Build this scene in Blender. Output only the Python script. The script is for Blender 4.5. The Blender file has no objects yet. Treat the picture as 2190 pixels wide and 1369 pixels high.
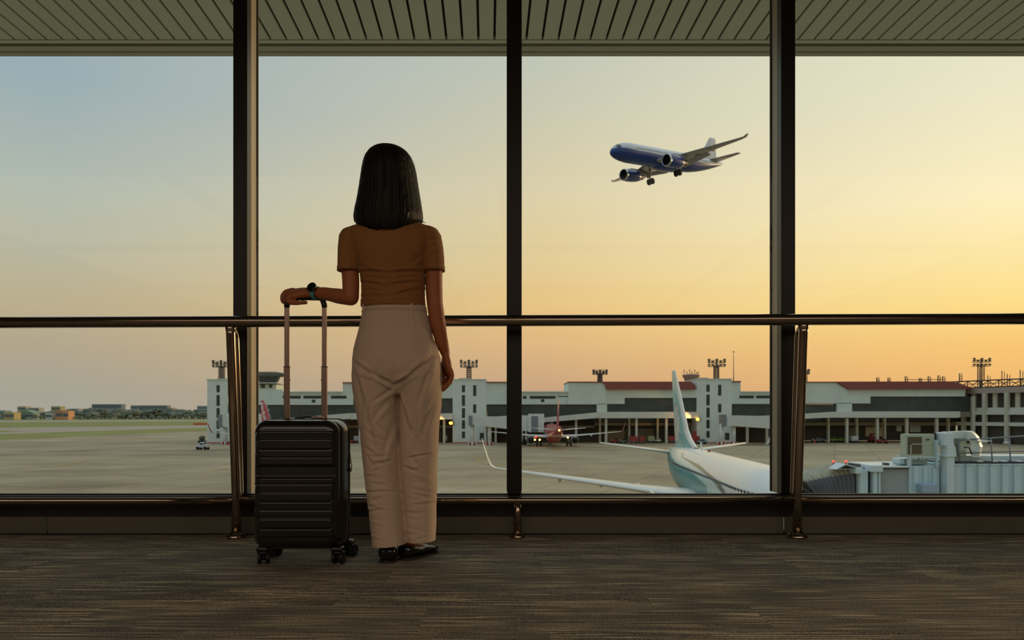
import bpy, bmesh, math, random
import numpy as np
from mathutils import Vector, Matrix

SC = bpy.context.scene
COL = SC.collection
PI = math.pi
F = 1550.0                       # focal length in pixels of the 2190 px wide frame
CX, HY, CZ = 1095.0, 885.0, 0.6  # vertical centre line, horizon row, eye height above the carpet
APRON = -7.7                     # level of the airfield below the lounge floor

def at(px, py, d):
    return Vector(((px-CX)*d/F, d, CZ+(HY-py)*d/F))

# ------------------------------------------------------------------ camera
cam = bpy.data.objects.new('camera', bpy.data.cameras.new('camera'))
COL.objects.link(cam)
cam.location = (0, 0, CZ); cam.rotation_euler = (PI/2, 0, 0)
cam.data.sensor_width = 36; cam.data.lens = F/2190*36
cam.data.shift_y = (HY-684.5)/2190
cam.data.clip_start = 0.05; cam.data.clip_end = 6000
cam.data.dof.use_dof = True; cam.data.dof.focus_distance = 2.95; cam.data.dof.aperture_fstop = 8.5
SC.camera = cam
SC.view_settings.view_transform = 'Standard'; SC.view_settings.look = 'None'
SC.view_settings.exposure = 0.0; SC.view_settings.gamma = 1.0
SC.view_settings.use_curve_mapping = False

def lin(c):
    if isinstance(c, (int, float)): c = (c, c, c)
    o = []
    for v in c[:3]:
        v = v/255.0
        o.append(v/12.92 if v <= 0.04045 else ((v+0.055)/1.055)**2.4)
    return (o[0], o[1], o[2], 1.0)

# ------------------------------------------------------------------ sky
W = bpy.data.worlds.new('dusk_sky'); SC.world = W; W.use_nodes = True
nt = W.node_tree; nt.nodes.clear()
def N(nt, typ, **kw):
    n = nt.nodes.new(typ)
    for k, v in kw.items():
        if k == 'inputs':
            for i, x in v.items():
                if hasattr(x, 'is_output'): nt.links.new(x, n.inputs[i])
                else: n.inputs[i].default_value = x
        else: setattr(n, k, v)
    return n
def math_(nt, op, a, b=0.0, c=0.0, clamp=False):
    n = nt.nodes.new('ShaderNodeMath'); n.operation = op; n.use_clamp = clamp
    for i, x in enumerate((a, b, c)):
        if hasattr(x, 'is_output'): nt.links.new(x, n.inputs[i])
        else: n.inputs[i].default_value = x
    return n.outputs[0]
def ramp(nt, fac, stops, interp='LINEAR'):
    n = nt.nodes.new('ShaderNodeValToRGB'); cr = n.color_ramp; cr.interpolation = interp
    while len(cr.elements) < len(stops): cr.elements.new(0.5)
    for e, (p, c) in zip(cr.elements, stops): e.position = p; e.color = c
    if hasattr(fac, 'is_output'): nt.links.new(fac, n.inputs[0])
    return n.outputs[0]
def mixc(nt, f, a, b, mode='MIX'):
    n = nt.nodes.new('ShaderNodeMix'); n.data_type = 'RGBA'; n.blend_type = mode
    for i, x in ((0, f), (6, a), (7, b)):
        if hasattr(x, 'is_output'): nt.links.new(x, n.inputs[i])
        else: n.inputs[i].default_value = x
    return n.outputs[2]
def maprange(nt, v, a, b, c=0.0, d=1.0, smooth=False):
    n = nt.nodes.new('ShaderNodeMapRange'); n.interpolation_type = 'SMOOTHSTEP' if smooth else 'LINEAR'
    nt.links.new(v, n.inputs[0])
    for i, x in enumerate((a, b, c, d)): n.inputs[i+1].default_value = x
    return n.outputs[0]
SKYG = 1.06
def sk(c):
    l = lin(c); return (l[0]*SKYG, l[1]*SKYG, l[2]*SKYG, 1)
tc = N(nt, 'ShaderNodeTexCoord')
sep = N(nt, 'ShaderNodeSeparateXYZ', inputs={0: tc.outputs['Generated']})
X, Y, Z = sep.outputs
hor = math_(nt, 'SQRT', math_(nt, 'ADD', math_(nt, 'MULTIPLY', X, X), math_(nt, 'MULTIPLY', Y, Y)))
w = math_(nt, 'DIVIDE', Z, math_(nt, 'MAXIMUM', hor, 0.05))
noi = N(nt, 'ShaderNodeTexNoise', inputs={2: 2.0, 3: 4.0, 4: 0.5})
mp = N(nt, 'ShaderNodeMapping'); mp.inputs[3].default_value = (1.0, 1.0, 7.0)
nt.links.new(tc.outputs['Generated'], mp.inputs[0]); nt.links.new(mp.outputs[0], noi.inputs[0])
wisp = math_(nt, 'MULTIPLY', math_(nt, 'SUBTRACT', noi.outputs[0], 0.5), 0.035)
az = math_(nt, 'ARCTAN2', X, Y)
w2 = math_(nt, 'ADD', w, wisp)
def wr(ww): return ww/1.2
L = ramp(nt, maprange(nt, w2, 0, 1.2), [(0, sk((166,160,148))), (wr(.025), sk((164,160,146))), (wr(.075), sk((176,163,140))), (wr(.128), sk((186,172,141))),
     (wr(.19), sk((183,179,158))), (wr(.259), sk((176,183,172))), (wr(.401), sk((153,171,179))), (1, sk((150,172,190)))])
C = ramp(nt, maprange(nt, w2, 0, 1.2), [(0, sk((190,155,124))), (wr(.03), sk((198,160,126))), (wr(.055), sk((207,168,128))), (wr(.10), sk((222,180,128))),
     (wr(.152), sk((228,192,130))), (wr(.22), sk((223,200,150))), (wr(.306), sk((217,203,168))), (wr(.474), sk((193,195,180))), (1, sk((170,188,196)))])
R_ = ramp(nt, maprange(nt, w2, 0, 1.2), [(0, sk((226,168,112))), (wr(.04), sk((240,182,112))), (wr(.075), sk((247,195,116))), (wr(.125), sk((253,219,138))),
     (wr(.18), sk((252,228,165))), (wr(.253), sk((251,235,192))), (wr(.392), sk((233,227,198))), (1, sk((200,205,198)))])
c1 = mixc(nt, maprange(nt, az, -0.562, 0.042), L, C)
c2 = mixc(nt, maprange(nt, az, 0.042, 0.597), c1, R_)
c3 = mixc(nt, maprange(nt, math_(nt, 'ABSOLUTE', az), 1.3, 2.4), c2, L)
below = maprange(nt, w, -0.02, 0.0)
c4 = mixc(nt, below, sk((120,112,92)), c3)
zen = maprange(nt, Z, 0.5, 0.95, 1.0, 1.5, True)
bg = N(nt, 'ShaderNodeBackground'); nt.links.new(c4, bg.inputs[0]); nt.links.new(zen, bg.inputs[1])
wo = N(nt, 'ShaderNodeOutputWorld'); nt.links.new(bg.outputs[0], wo.inputs[0])

# low evening sun beyond the right-hand windows
sl = bpy.data.lights.new('evening_sun', 'SUN'); sl.energy = 1.1; sl.angle = math.radians(4); sl.color = (1.0, 0.66, 0.36)
sun = bpy.data.objects.new('evening_sun', sl); COL.objects.link(sun)
_az, _el = math.radians(56), math.radians(8)
sd = Vector((math.sin(_az)*math.cos(_el), math.cos(_az)*math.cos(_el), math.sin(_el)))
sun.rotation_euler = sd.to_track_quat('Z', 'Y').to_euler()

# unseen fill panels added in the lounge ceiling to light the traveller's back
PW, PH = 3.5, 3.3
FILL_PANELS = [(x, y) for y in (-2.4, -6.1, -9.8) for x in (-5.7, -1.9, 1.9, 5.7)]
LAMP_W = 33.0
for (x, y) in FILL_PANELS:
    al = bpy.data.lights.new('fill_lamp', 'AREA'); al.shape = 'RECTANGLE'; al.size = PW; al.size_y = PH
    al.energy = LAMP_W; al.color = (1.0, 0.80, 0.62)
    ao = bpy.data.objects.new('fill_lamp', al); COL.objects.link(ao); ao.location = (x, y, 3.24)

# ------------------------------------------------------------------ materials
MATS = {}
def mat(name, col, rough=0.6, metal=0.0, spec=0.5, noise=0.0, nscale=8.0, bump=0.0, bscale=60.0, coat=0.0, sheen=0.0, emit=None, estr=1.0, stretch=(1,1,1)):
    if name in MATS: return MATS[name]
    m = bpy.data.materials.new(name); m.use_nodes = True; t = m.node_tree
    b = t.nodes['Principled BSDF']
    b.inputs['Base Color'].default_value = lin(col); b.inputs['Roughness'].default_value = rough
    b.inputs['Metallic'].default_value = metal; b.inputs['Specular IOR Level'].default_value = spec
    b.inputs['Coat Weight'].default_value = coat; b.inputs['Sheen Weight'].default_value = sheen
    if noise or bump:
        tcn = N(t, 'ShaderNodeTexCoord'); mpn = N(t, 'ShaderNodeMapping'); mpn.inputs[3].default_value = stretch
        t.links.new(tcn.outputs['Object'], mpn.inputs[0])
    if noise:
        nn = N(t, 'ShaderNodeTexNoise', inputs={2: nscale, 3: 5.0, 4: 0.6}); t.links.new(mpn.outputs[0], nn.inputs[0])
        a = tuple(v*(1-noise) for v in lin(col)[:3])+(1,); c = tuple(min(1, v*(1+noise)) for v in lin(col)[:3])+(1,)
        t.links.new(ramp(t, nn.outputs[0], [(0.3, a), (0.7, c)]), b.inputs['Base Color'])
    if bump:
        nb = N(t, 'ShaderNodeTexNoise', inputs={2: bscale, 3: 4.0}); t.links.new(mpn.outputs[0], nb.inputs[0])
        bp = N(t, 'ShaderNodeBump', inputs={0: bump, 1: 0.01}); t.links.new(nb.outputs[0], bp.inputs['Height'])
        t.links.new(bp.outputs[0], b.inputs['Normal'])
    if emit is not None:
        b.inputs['Emission Color'].default_value = lin(emit); b.inputs['Emission Strength'].default_value = estr
    MATS[name] = m
    return m

# ------------------------------------------------------------------ mesh builder
class MB:
    def __init__(s): s.v = []; s.f = []; s.sm = []
    def add(s, vs, fs, smooth=False):
        o = len(s.v); s.v.extend([tuple(v) for v in vs])
        for f in fs: s.f.append(tuple(i+o for i in f)); s.sm.append(smooth)
        return s
    def box(s, c, d, rz=0.0, rx=0.0, bev=0.0):
        hx, hy, hz = d[0]/2, d[1]/2, d[2]/2
        M_ = Matrix.Translation(c) @ Matrix.Rotation(rz, 4, 'Z') @ Matrix.Rotation(rx, 4, 'X')
        if bev <= 0:
            vs = [(x, y, z) for x in (-hx, hx) for y in (-hy, hy) for z in (-hz, hz)]
            fs = [(0,1,3,2), (4,6,7,5), (0,4,5,1), (2,3,7,6), (0,2,6,4), (1,5,7,3)]
            return s.add([M_ @ Vector(v) for v in vs], fs)
        bm = bmesh.new(); bmesh.ops.create_cube(bm, size=1)
        for v in bm.verts: v.co = Vector((v.co.x*d[0], v.co.y*d[1], v.co.z*d[2]))
        bmesh.ops.bevel(bm, geom=bm.edges[:], offset=bev, segments=3, profile=0.5, affect='EDGES')
        bm.verts.index_update()
        s.add([M_ @ v.co for v in bm.verts], [tuple(v.index for v in f.verts) for f in bm.faces], False); bm.free(); return s
    def box2(s, a, b): 
        return s.box([(a[i]+b[i])/2 for i in range(3)], [abs(b[i]-a[i]) for i in range(3)])
    def loft(s, rings, cap=True, close=True, smooth=True):
        n = len(rings[0]); vs = [p for r in rings for p in r]; fs = []
        for i in range(len(rings)-1):
            for j in range(n if close else n-1):
                k = (j+1) % n
                fs.append((i*n+j, i*n+k, (i+1)*n+k, (i+1)*n+j))
        o = len(s.v); s.add(vs, fs, smooth)
        if cap and close:
            for base, rev in ((0, True), ((len(rings)-1)*n, False)):
                idx = [o+base+j for j in range(n)]
                c = np.mean([s.v[i] for i in idx], axis=0); s.v.append(tuple(c)); ci = len(s.v)-1
                for j in range(n):
                    a, b = idx[j], idx[(j+1) % n]
                    s.f.append((b, a, ci) if rev else (a, b, ci)); s.sm.append(False)
        return s
    def tube(s, pts, rad, n=12, cap=True, squash=None):
        pts = [Vector(p) for p in pts]
        if isinstance(rad, (int, float)): rad = [rad]*len(pts)
        rings = []; prev = None
        for i, p in enumerate(pts):
            d = (pts[min(i+1, len(pts)-1)] - pts[max(i-1, 0)]).normalized()
            if prev is None:
                up = Vector((0, 0, 1)) if abs(d.z) < 0.9 else Vector((0, 1, 0))
                u = d.cross(up).normalized()
            else: u = (prev - d*prev.dot(d)).normalized()
            prev = u; v = d.cross(u)
            q = squash[i] if squash else 1.0
            rings.append([p + (u*math.cos(2*PI*j/n) + v*math.sin(2*PI*j/n)*q)*rad[i] for j in range(n)])
        return s.loft(rings, cap)
    def cyl(s, a, b, r, n=16): return s.tube([a, b], r, n)
    def lathe(s, prof, c=(0,0,0), axis='Z', n=32, cap=True):
        rings = []
        for (r, h) in prof:
            rg = []
            for j in range(n):
                x, y = r*math.cos(2*PI*j/n), r*math.sin(2*PI*j/n)
                q = {'Z': (x, y, h), 'X': (h, x, y), 'Y': (y, h, x)}[axis]
                rg.append((c[0]+q[0], c[1]+q[1], c[2]+q[2]))
            rings.append(rg)
        return s.loft(rings, cap)
    def prism(s, poly, y0, y1):            # poly in (x, z), extruded along y
        n = len(poly)
        vs = [(x, y0, z) for x, z in poly] + [(x, y1, z) for x, z in poly]
        fs = [tuple(range(n)), tuple(range(2*n-1, n-1, -1))] + [(i, i+n, (i+1) % n+n, (i+1) % n) for i in range(n)]
        return s.add(vs, fs)
    def ball(s, c, r, n=16, m=10):
        if isinstance(r, (int, float)): r = (r, r, r)
        rings = []
        for i in range(m+1):
            a = -PI/2 + PI*i/m; a = max(min(a, PI/2-0.02), -PI/2+0.02)
            rings.append([(c[0]+r[0]*math.cos(a)*math.cos(2*PI*j/n), c[1]+r[1]*math.cos(a)*math.sin(2*PI*j/n), c[2]+r[2]*math.sin(a)) for j in range(n)])
        return s.loft(rings)
    def mesh(s, name):
        me = bpy.data.meshes.new(name); me.from_pydata(s.v, [], s.f)
        me.polygons.foreach_set('use_smooth', s.sm); me.update()
        return me
    def build(s, name, m, parent=None, loc=None, fix=True):
        me = s.mesh(name)
        if fix:
            bm = bmesh.new(); bm.from_mesh(me); bmesh.ops.recalc_face_normals(bm, faces=bm.faces[:]); bm.to_mesh(me); bm.free()
        return link(name, me, m, parent, loc)

def link(name, me, m, parent=None, loc=None):
    o = bpy.data.objects.new(name, me); COL.objects.link(o)
    if m is not None and len(me.materials) == 0: me.materials.append(m)
    if parent is not None: o.parent = parent
    if loc is not None: o.location = loc
    return o
def tag(o, label=None, cat=None, group=None, kind=None):
    if label: o['label'] = label
    if cat: o['category'] = cat
    if group: o['group'] = group
    if kind: o['kind'] = kind
    return o
def thing(name, label, cat, loc=(0,0,0), rz=0.0, group=None):
    o = bpy.data.objects.new(name, None); COL.objects.link(o); o.empty_display_size = 0.1
    o.location = loc; o.rotation_euler = (0, 0, rz)
    return tag(o, label, cat, group)
def struct(name, mb, m, parent=None, label=None):
    o = mb.build(name, m, parent)
    if parent is None: o['kind'] = 'structure'
    if label: o['label'] = label
    return o
def copy_tree(o, parent=None):
    c = o.copy(); COL.objects.link(c)
    if parent is not None: c.parent = parent
    for ch in list(o.children): copy_tree(ch, c)
    return c
def local(mb, org):
    mb.v = [(x-org[0], y-org[1], z-org[2]) for x, y, z in mb.v]; return mb
def evaluated(mb, mods, name):
    me = mb.mesh(name+'_src') if isinstance(mb, MB) else mb
    o = bpy.data.objects.new('tmp', me); COL.objects.link(o)
    for typ, kw in mods:
        md = o.modifiers.new(typ, typ)
        for k, v in kw.items(): setattr(md, k, v)
    dg = bpy.context.evaluated_depsgraph_get(); dg.update()
    r = bpy.data.meshes.new_from_object(o.evaluated_get(dg)); r.name = name
    bpy.data.objects.remove(o)
    return r
def remeshed(mb, name, voxel, smooth=4, fac=0.5):
    bm = bmesh.new(); me = mb.mesh(name); bm.from_mesh(me); bmesh.ops.recalc_face_normals(bm, faces=bm.faces[:]); bm.to_mesh(me); bm.free()
    r = evaluated(me, [('REMESH', dict(mode='VOXEL', voxel_size=voxel)), ('SMOOTH', dict(factor=fac, iterations=smooth))], name)
    r.polygons.foreach_set('use_smooth', [True]*len(r.polygons))
    return r
def get_vn(me):
    n = len(me.vertices); v = np.empty(n*3); me.vertices.foreach_get('co', v)
    nn = np.empty(n*3); me.vertex_normals.foreach_get('vector', nn)
    return v.reshape(-1, 3), nn.reshape(-1, 3)
def set_v(me, v): me.vertices.foreach_set('co', v.astype(np.float32).ravel()); me.update()
def sstep(x): x = np.clip(x, 0, 1); return x*x*(3-2*x)

# ================================================================== LOUNGE SHELL
def carpet_mat():
    m = bpy.data.materials.new('carpet'); m.use_nodes = True; t = m.node_tree; b = t.nodes['Principled BSDF']
    tcn = N(t, 'ShaderNodeTexCoord'); s = N(t, 'ShaderNodeSeparateXYZ', inputs={0: tcn.outputs['Object']})
    x, y = s.outputs[0], s.outputs[1]
    row = math_(t, 'FLOOR', math_(t, 'DIVIDE', y, 0.25))
    wr_n = N(t, 'ShaderNodeTexWhiteNoise', noise_dimensions='1D'); t.links.new(row, wr_n.inputs['W']); off = math_(t, 'MULTIPLY', wr_n.outputs[0], 5.0)
    colx = math_(t, 'FLOOR', math_(t, 'ADD', math_(t, 'DIVIDE', x, 1.0), off))
    cv = N(t, 'ShaderNodeCombineXYZ', inputs={0: colx, 1: row})
    wn = N(t, 'ShaderNodeTexWhiteNoise', noise_dimensions='3D', inputs={0: cv.outputs[0]})
    def streak(sx, sy, seed, det=2.0):
        c = N(t, 'ShaderNodeCombineXYZ', inputs={0: math_(t, 'MULTIPLY', x, sx), 1: math_(t, 'MULTIPLY', y, sy), 2: math_(t, 'ADD', math_(t, 'MULTIPLY', wn.outputs[0], 7.0), seed)})
        n = N(t, 'ShaderNodeTexNoise', inputs={0: c.outputs[0], 2: 1.0, 3: det, 4: 0.55}); return n.outputs[0]
    big = streak(1.3, 3.5, 2.0)
    thread = maprange(t, streak(3.6, 165.0, 5.0, 0.0), 0.57, 0.63)
    dens = maprange(t, streak(3.0, 9.0, 9.0), 0.34, 0.52)
    fine = streak(190.0, 330.0, 1.0, 1.5)
    f = math_(t, 'MULTIPLY', thread, dens)
    f = math_(t, 'MULTIPLY', f, maprange(t, fine, 0.3, 0.6, 0.35, 1.0))
    base = mixc(t, big, lin((112,114,112)), lin((136,128,112)))
    base = mixc(t, maprange(t, fine, 0.36, 0.62), mixc(t, 0.8, base, lin((34,34,36))), base)
    base = mixc(t, maprange(t, fine, 0.62, 0.76, 0.0, 0.75), base, lin((205,190,160)))
    col = mixc(t, f, base, lin((205,195,165)))
    t.links.new(col, b.inputs['Base Color']); b.inputs['Roughness'].default_value = 0.95
    b.inputs['Specular IOR Level'].default_value = 0.15
    h = math_(t, 'ADD', math_(t, 'MULTIPLY', fine, 0.5), math_(t, 'MULTIPLY', streak(30, 150, 3.0), 0.8))
    bp = N(t, 'ShaderNodeBump', inputs={0: 0.55, 1: 0.006}); t.links.new(h, bp.inputs['Height']); t.links.new(bp.outputs[0], b.inputs['Normal'])
    return m
CARPET = carpet_mat()
M_wall = mat('wall_paint', (92,88,80), 0.8, noise=0.05)
M_ceil = mat('ceiling_paint', (120,116,108), 0.8, noise=0.05)
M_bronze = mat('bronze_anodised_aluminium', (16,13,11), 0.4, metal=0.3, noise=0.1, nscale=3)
M_bronze_side = mat('pale_mullion_flank', (150,140,124), 0.45, metal=0.35, noise=0.06, nscale=2)  # flank colour much paler than the mullion front
M_black = mat('black_gasket', (12,12,12), 0.6)
M_darktrim = mat('black_sill_trim', (16,14,12), 0.6)
M_kick = mat('grey_kick_plate', (92,88,78), 0.5, metal=0.1, noise=0.08, nscale=3)
M_sill = mat('aluminium_sill', (185,180,165), 0.3, metal=0.7)
def chrome_mat():
    m = mat('polished_stainless_steel', (165,150,135), 0.13, metal=1.0)
    t = m.node_tree; b = t.nodes['Principled BSDF']; tcn = N(t, 'ShaderNodeTexCoord')
    nn = N(t, 'ShaderNodeTexNoise', inputs={0: tcn.outputs['Object'], 2: 3.0, 3: 3.0}); t.links.new(maprange(t, nn.outputs[0], 0.3, 0.7, 0.08, 0.2), b.inputs['Roughness'])
    return m
M_chrome = chrome_mat()
XL, XR, YB, YG = -7.6, 7.6, -16.0, 3.66
struct('floor', MB().box2((XL, YB, -0.12), (XR, 3.62, 0.0)), CARPET)
struct('ceiling', MB().box2((XL, YB, 3.3), (XR, 3.78, 3.45)), M_ceil)
struct('wall_left', MB().box2((XL-0.15, YB, -0.12), (XL, 3.78, 3.45)), M_wall)
struct('wall_right', MB().box2((XR, YB, -0.12), (XR+0.15, 3.78, 3.45)), M_wall)
struct('wall_back', MB().box2((XL-0.15, YB-0.15, -0.12), (XR+0.15, YB, 3.45)), M_wall)
# parapet under the glazing: grey kick plates with a dark recess above
wf = struct('wall_front', MB().box2((XL, 3.60, 0.085), (XR, 3.74, 0.19)), M_darktrim)
xs = [XL] + [-2.30-1.36, -2.30, -0.415, 1.36*0.99, 2.72, 4.08, 5.44] + [XR]
xs = sorted(xs)
for i in range(len(xs)-1):
    mb = MB().box((0.5*(xs[i]+xs[i+1]), 3.592, 0.045), (xs[i+1]-xs[i]-0.006, 0.016, 0.076), bev=0.002)
    tag(mb.build('baseboard_front', M_kick), kind='structure')
struct('trim_1', MB().box2((XL, 3.60, -0.1), (XR, 3.62, 0.02)), M_darktrim)
struct('trim_2', MB().box2((XL, 3.588, 0.083), (XR, 3.60, 0.089)), M_kick)
struct('trim_3', MB().box2((XL, 3.61, 0.1745), (XR, 3.655, 0.187)).box2((XL, 3.668, 0.17), (XR, 3.72, 0.185)), M_sill)
struct('trim_4', MB().box2((XL, 3.652, 0.186), (XR, 3.668, 0.196)), M_black)
# mullions
MX = [-1.3505, 0.0115, 1.3725]
MXall = [MX[0]-1.362*k for k in (4, 3, 2, 1)] + MX + [MX[2]+1.361*k for k in (1, 2, 3, 4)]
for x in MXall:
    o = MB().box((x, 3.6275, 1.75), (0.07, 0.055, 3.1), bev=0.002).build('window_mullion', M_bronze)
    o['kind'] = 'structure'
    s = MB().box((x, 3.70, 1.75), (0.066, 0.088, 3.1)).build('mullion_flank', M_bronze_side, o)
    g = MB().box((x-0.034, 3.745, 1.75), (0.010, 0.012, 3.1)).box((x+0.034, 3.745, 1.75), (0.010, 0.012, 3.1)).build('gasket', M_black, o)
struct('trim_5', MB().box2((XL, 3.6, 3.05), (XR, 3.75, 3.3)), M_bronze)
def glass_mat():
    m = bpy.data.materials.new('window_glass'); m.use_nodes = True; t = m.node_tree; t.nodes.clear()
    tr = N(t, 'ShaderNodeBsdfTransparent', inputs={0: (0.985, 0.995, 0.985, 1)}); gl = N(t, 'ShaderNodeBsdfGlossy', inputs={0: (1, 1, 1, 1), 1: 0.0})
    fr = N(t, 'ShaderNodeFresnel', inputs={0: 1.17})
    mx = N(t, 'ShaderNodeMixShader'); t.links.new(fr.outputs[0], mx.inputs[0]); t.links.new(tr.outputs[0], mx.inputs[1]); t.links.new(gl.outputs[0], mx.inputs[2])
    out = N(t, 'ShaderNodeOutputMaterial'); t.links.new(mx.outputs[0], out.inputs[0]); return m
GLASS = glass_mat()
for i in range(len(MXall)-1):
    a, b = MXall[i]+0.033, MXall[i+1]-0.033
    o = MB().box2((a, YG-0.004, 0.19), (b, YG+0.004, 3.06)).build('window_%d' % (i+1), GLASS); o['kind'] = 'structure'
# housings and diffusers made up around the added fill panels
M_frame = mat('lamp_housing', (150,148,140), 0.5)
M_diff = mat('lamp_diffuser', (235,215,190), 0.5, emit=(255,225,190), estr=0.15)
for k, (x, y) in enumerate(FILL_PANELS):
    t = thing('fill_panel', 'added fill light panel in the %s row of the lounge ceiling, %s' % (('nearest', 'middle', 'farthest')[k//4], ('against the left wall', 'left of centre', 'right of centre', 'against the right wall')[k % 4]), 'light', (x, y, 3.3), group='added lounge fill panels')
    MB().box((0, 0, -0.02), (PW+0.2, PH+0.2, 0.04)).build('housing', M_frame, t)
    MB().box((0, 0, -0.045), (PW, PH, 0.012)).build('diffuser', M_diff, t)

# ------------------------------------------------------------------ handrail
tilt = 0.0037
rail = thing('handrail', 'long polished steel handrail running across the windows on tall posts', 'railing', (0, 3.46, 0))
mb = MB(); mb.tube([(-7.5, 0, 1.0445-7.5*tilt), (0, 0, 1.0445), (7.5, 0, 1.0445+7.5*tilt)], 0.0268, 32); mb.build('top_rail', M_chrome, rail)
def tall_post(x, lean):
    mb = MB()
    zt = 1.018+x*tilt
    pts = [(x, 0.04, 0.0), (x, 0.04, 0.22), (x+lean*0.5, 0.02, 0.6), (x+lean, 0.0, zt-0.03), (x+lean, -0.0, zt)]
    mb.tube(pts, [0.0225, 0.0225, 0.0215, 0.0215, 0.0215], 28)
    # second thinner upright of the hairpin behind
    bx = x+lean
    sg = -1 if x > 0 else 1
    p2 = [(x+sg*0.002, 0.062, 0.16), (x+sg*0.003, 0.085, 0.22), (x+lean*0.5+sg*0.003, 0.075, 0.6), (bx+sg*0.003, 0.060, zt-0.06)]
    for k in range(1, 9): a = k/8*PI/2; p2.append((bx+sg*0.003*(1-k/8), 0.024+0.036*math.cos(a), zt-0.06+0.045*math.sin(a)))
    p2.append((bx, 0.0, zt-0.014))
    mb.tube(p2, 0.0155, 20)
    o = mb.build('post', M_chrome, rail)
    MB().lathe([(0.0, 0.03), (0.026, 0.03), (0.030, 0.026), (0.040, 0.020), (0.046, 0.012), (0.047, 0.004), (0.046, 0.0)], (x, 0.04, 0.0), n=32, cap=False).build('base_flange', M_chrome, o)
    MB().lathe([(0.0215, 0.0), (0.0245, 0.012), (0.0245, 0.02), (0.0215, 0.028)], (bx, 0, zt-0.022), n=28, cap=False).build('saddle', M_chrome, o)
xpost = [-1.331, 1.378]
for x in (xpost[0]-2.709, xpost[0], xpost[1], xpost[1]+2.709):
    tall_post(x, 0.012*(-1 if x < 0 else 1))
lowz = lambda x: 0.1815+0.0012*x
sp = [-7.5, xpost[0]-2.709, xpost[0], xpost[1], xpost[1]+2.709, 7.5]
for i in range(5):
    a, b = sp[i], sp[i+1]
    mb = MB(); mb.tube([(a+0.018, 0.04, lowz(a)), ((a+b)/2, 0.04, lowz((a+b)/2)), (b-0.018, 0.04, lowz(b))], 0.0158, 28)
    mb.build('low_rail', M_chrome, rail)
for x in (0.027, 0.027-2.709, 0.027+2.709):
    mb = MB(); mb.tube([(x, 0.04, 0.0), (x, 0.04, 0.12), (x, 0.04, 0.178)], [0.0188, 0.0188, 0.0160], 28)
    o = mb.build('short_post', M_chrome, rail)
    MB().lathe([(0.0, 0.028), (0.022, 0.028), (0.026, 0.022), (0.034, 0.014), (0.036, 0.004), (0.035, 0.0)], (x, 0.04, 0), n=32, cap=False).build('base_flange', M_chrome, o)

# ------------------------------------------------------------------ slatted soffit outside
M_slat = mat('painted_metal_slat', (196,208,196), 0.55, noise=0.05, nscale=1.2)
M_slat2 = mat('soffit_edge_strip', (176,180,170), 0.55, noise=0.06, nscale=1.5)
M_slot = mat('dark_slot_between_slats', (22,22,16), 0.8)
ZS = 3.41; sk_ = -0.034
mb = MB(); i = 0; x = -7.44-0.012
while x < 7.6:
    a, b = x+0.009, x+0.111
    y0, y1 = 3.78, 5.44
    dx0, dx1 = sk_*(y0-5.44), 0.0
    mb.add([(a+dx0, y0, ZS), (b+dx0, y0, ZS), (b, y1, ZS), (a, y1, ZS), (a+dx0, y0, ZS+0.02), (b+dx0, y0, ZS+0.02), (b, y1, ZS+0.02), (a, y1, ZS+0.02)],
           [(0,1,2,3), (0,4,5,1), (2,6,7,3), (1,5,6,2), (3,7,4,0), (7,6,5,4)])
    x += 0.12
struct('soffit_slats', mb, M_slat)
struct('soffit_slot_lining', MB().box2((-7.7, 3.78, ZS+0.03), (7.7, 5.46, ZS+0.06)), M_slot)
struct('soffit_edge_trim', MB().box2((-7.7, 5.445, ZS-0.004), (7.7, 5.492, ZS+0.03)), M_slat)
struct('soffit_edge_groove', MB().box2((-7.7, 5.492, ZS+0.02), (7.7, 5.54, ZS+0.05)), M_slot)
struct('soffit_outer_strip', MB().box2((-7.7, 5.535, ZS-0.004), (7.7, 5.615, ZS+0.03)).box2((-7.7, 5.63, ZS-0.004), (7.7, 5.69, ZS+0.03)), M_slat2)
struct('roof_eave', MB().box2((-7.7, 3.75, ZS+0.07), (7.7, 5.69, ZS+0.4)), M_slat2)
struct('soffit_outer_groove', MB().box2((-7.7, 5.61, ZS+0.01), (7.7, 5.64, ZS+0.05)), M_slot)

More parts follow.
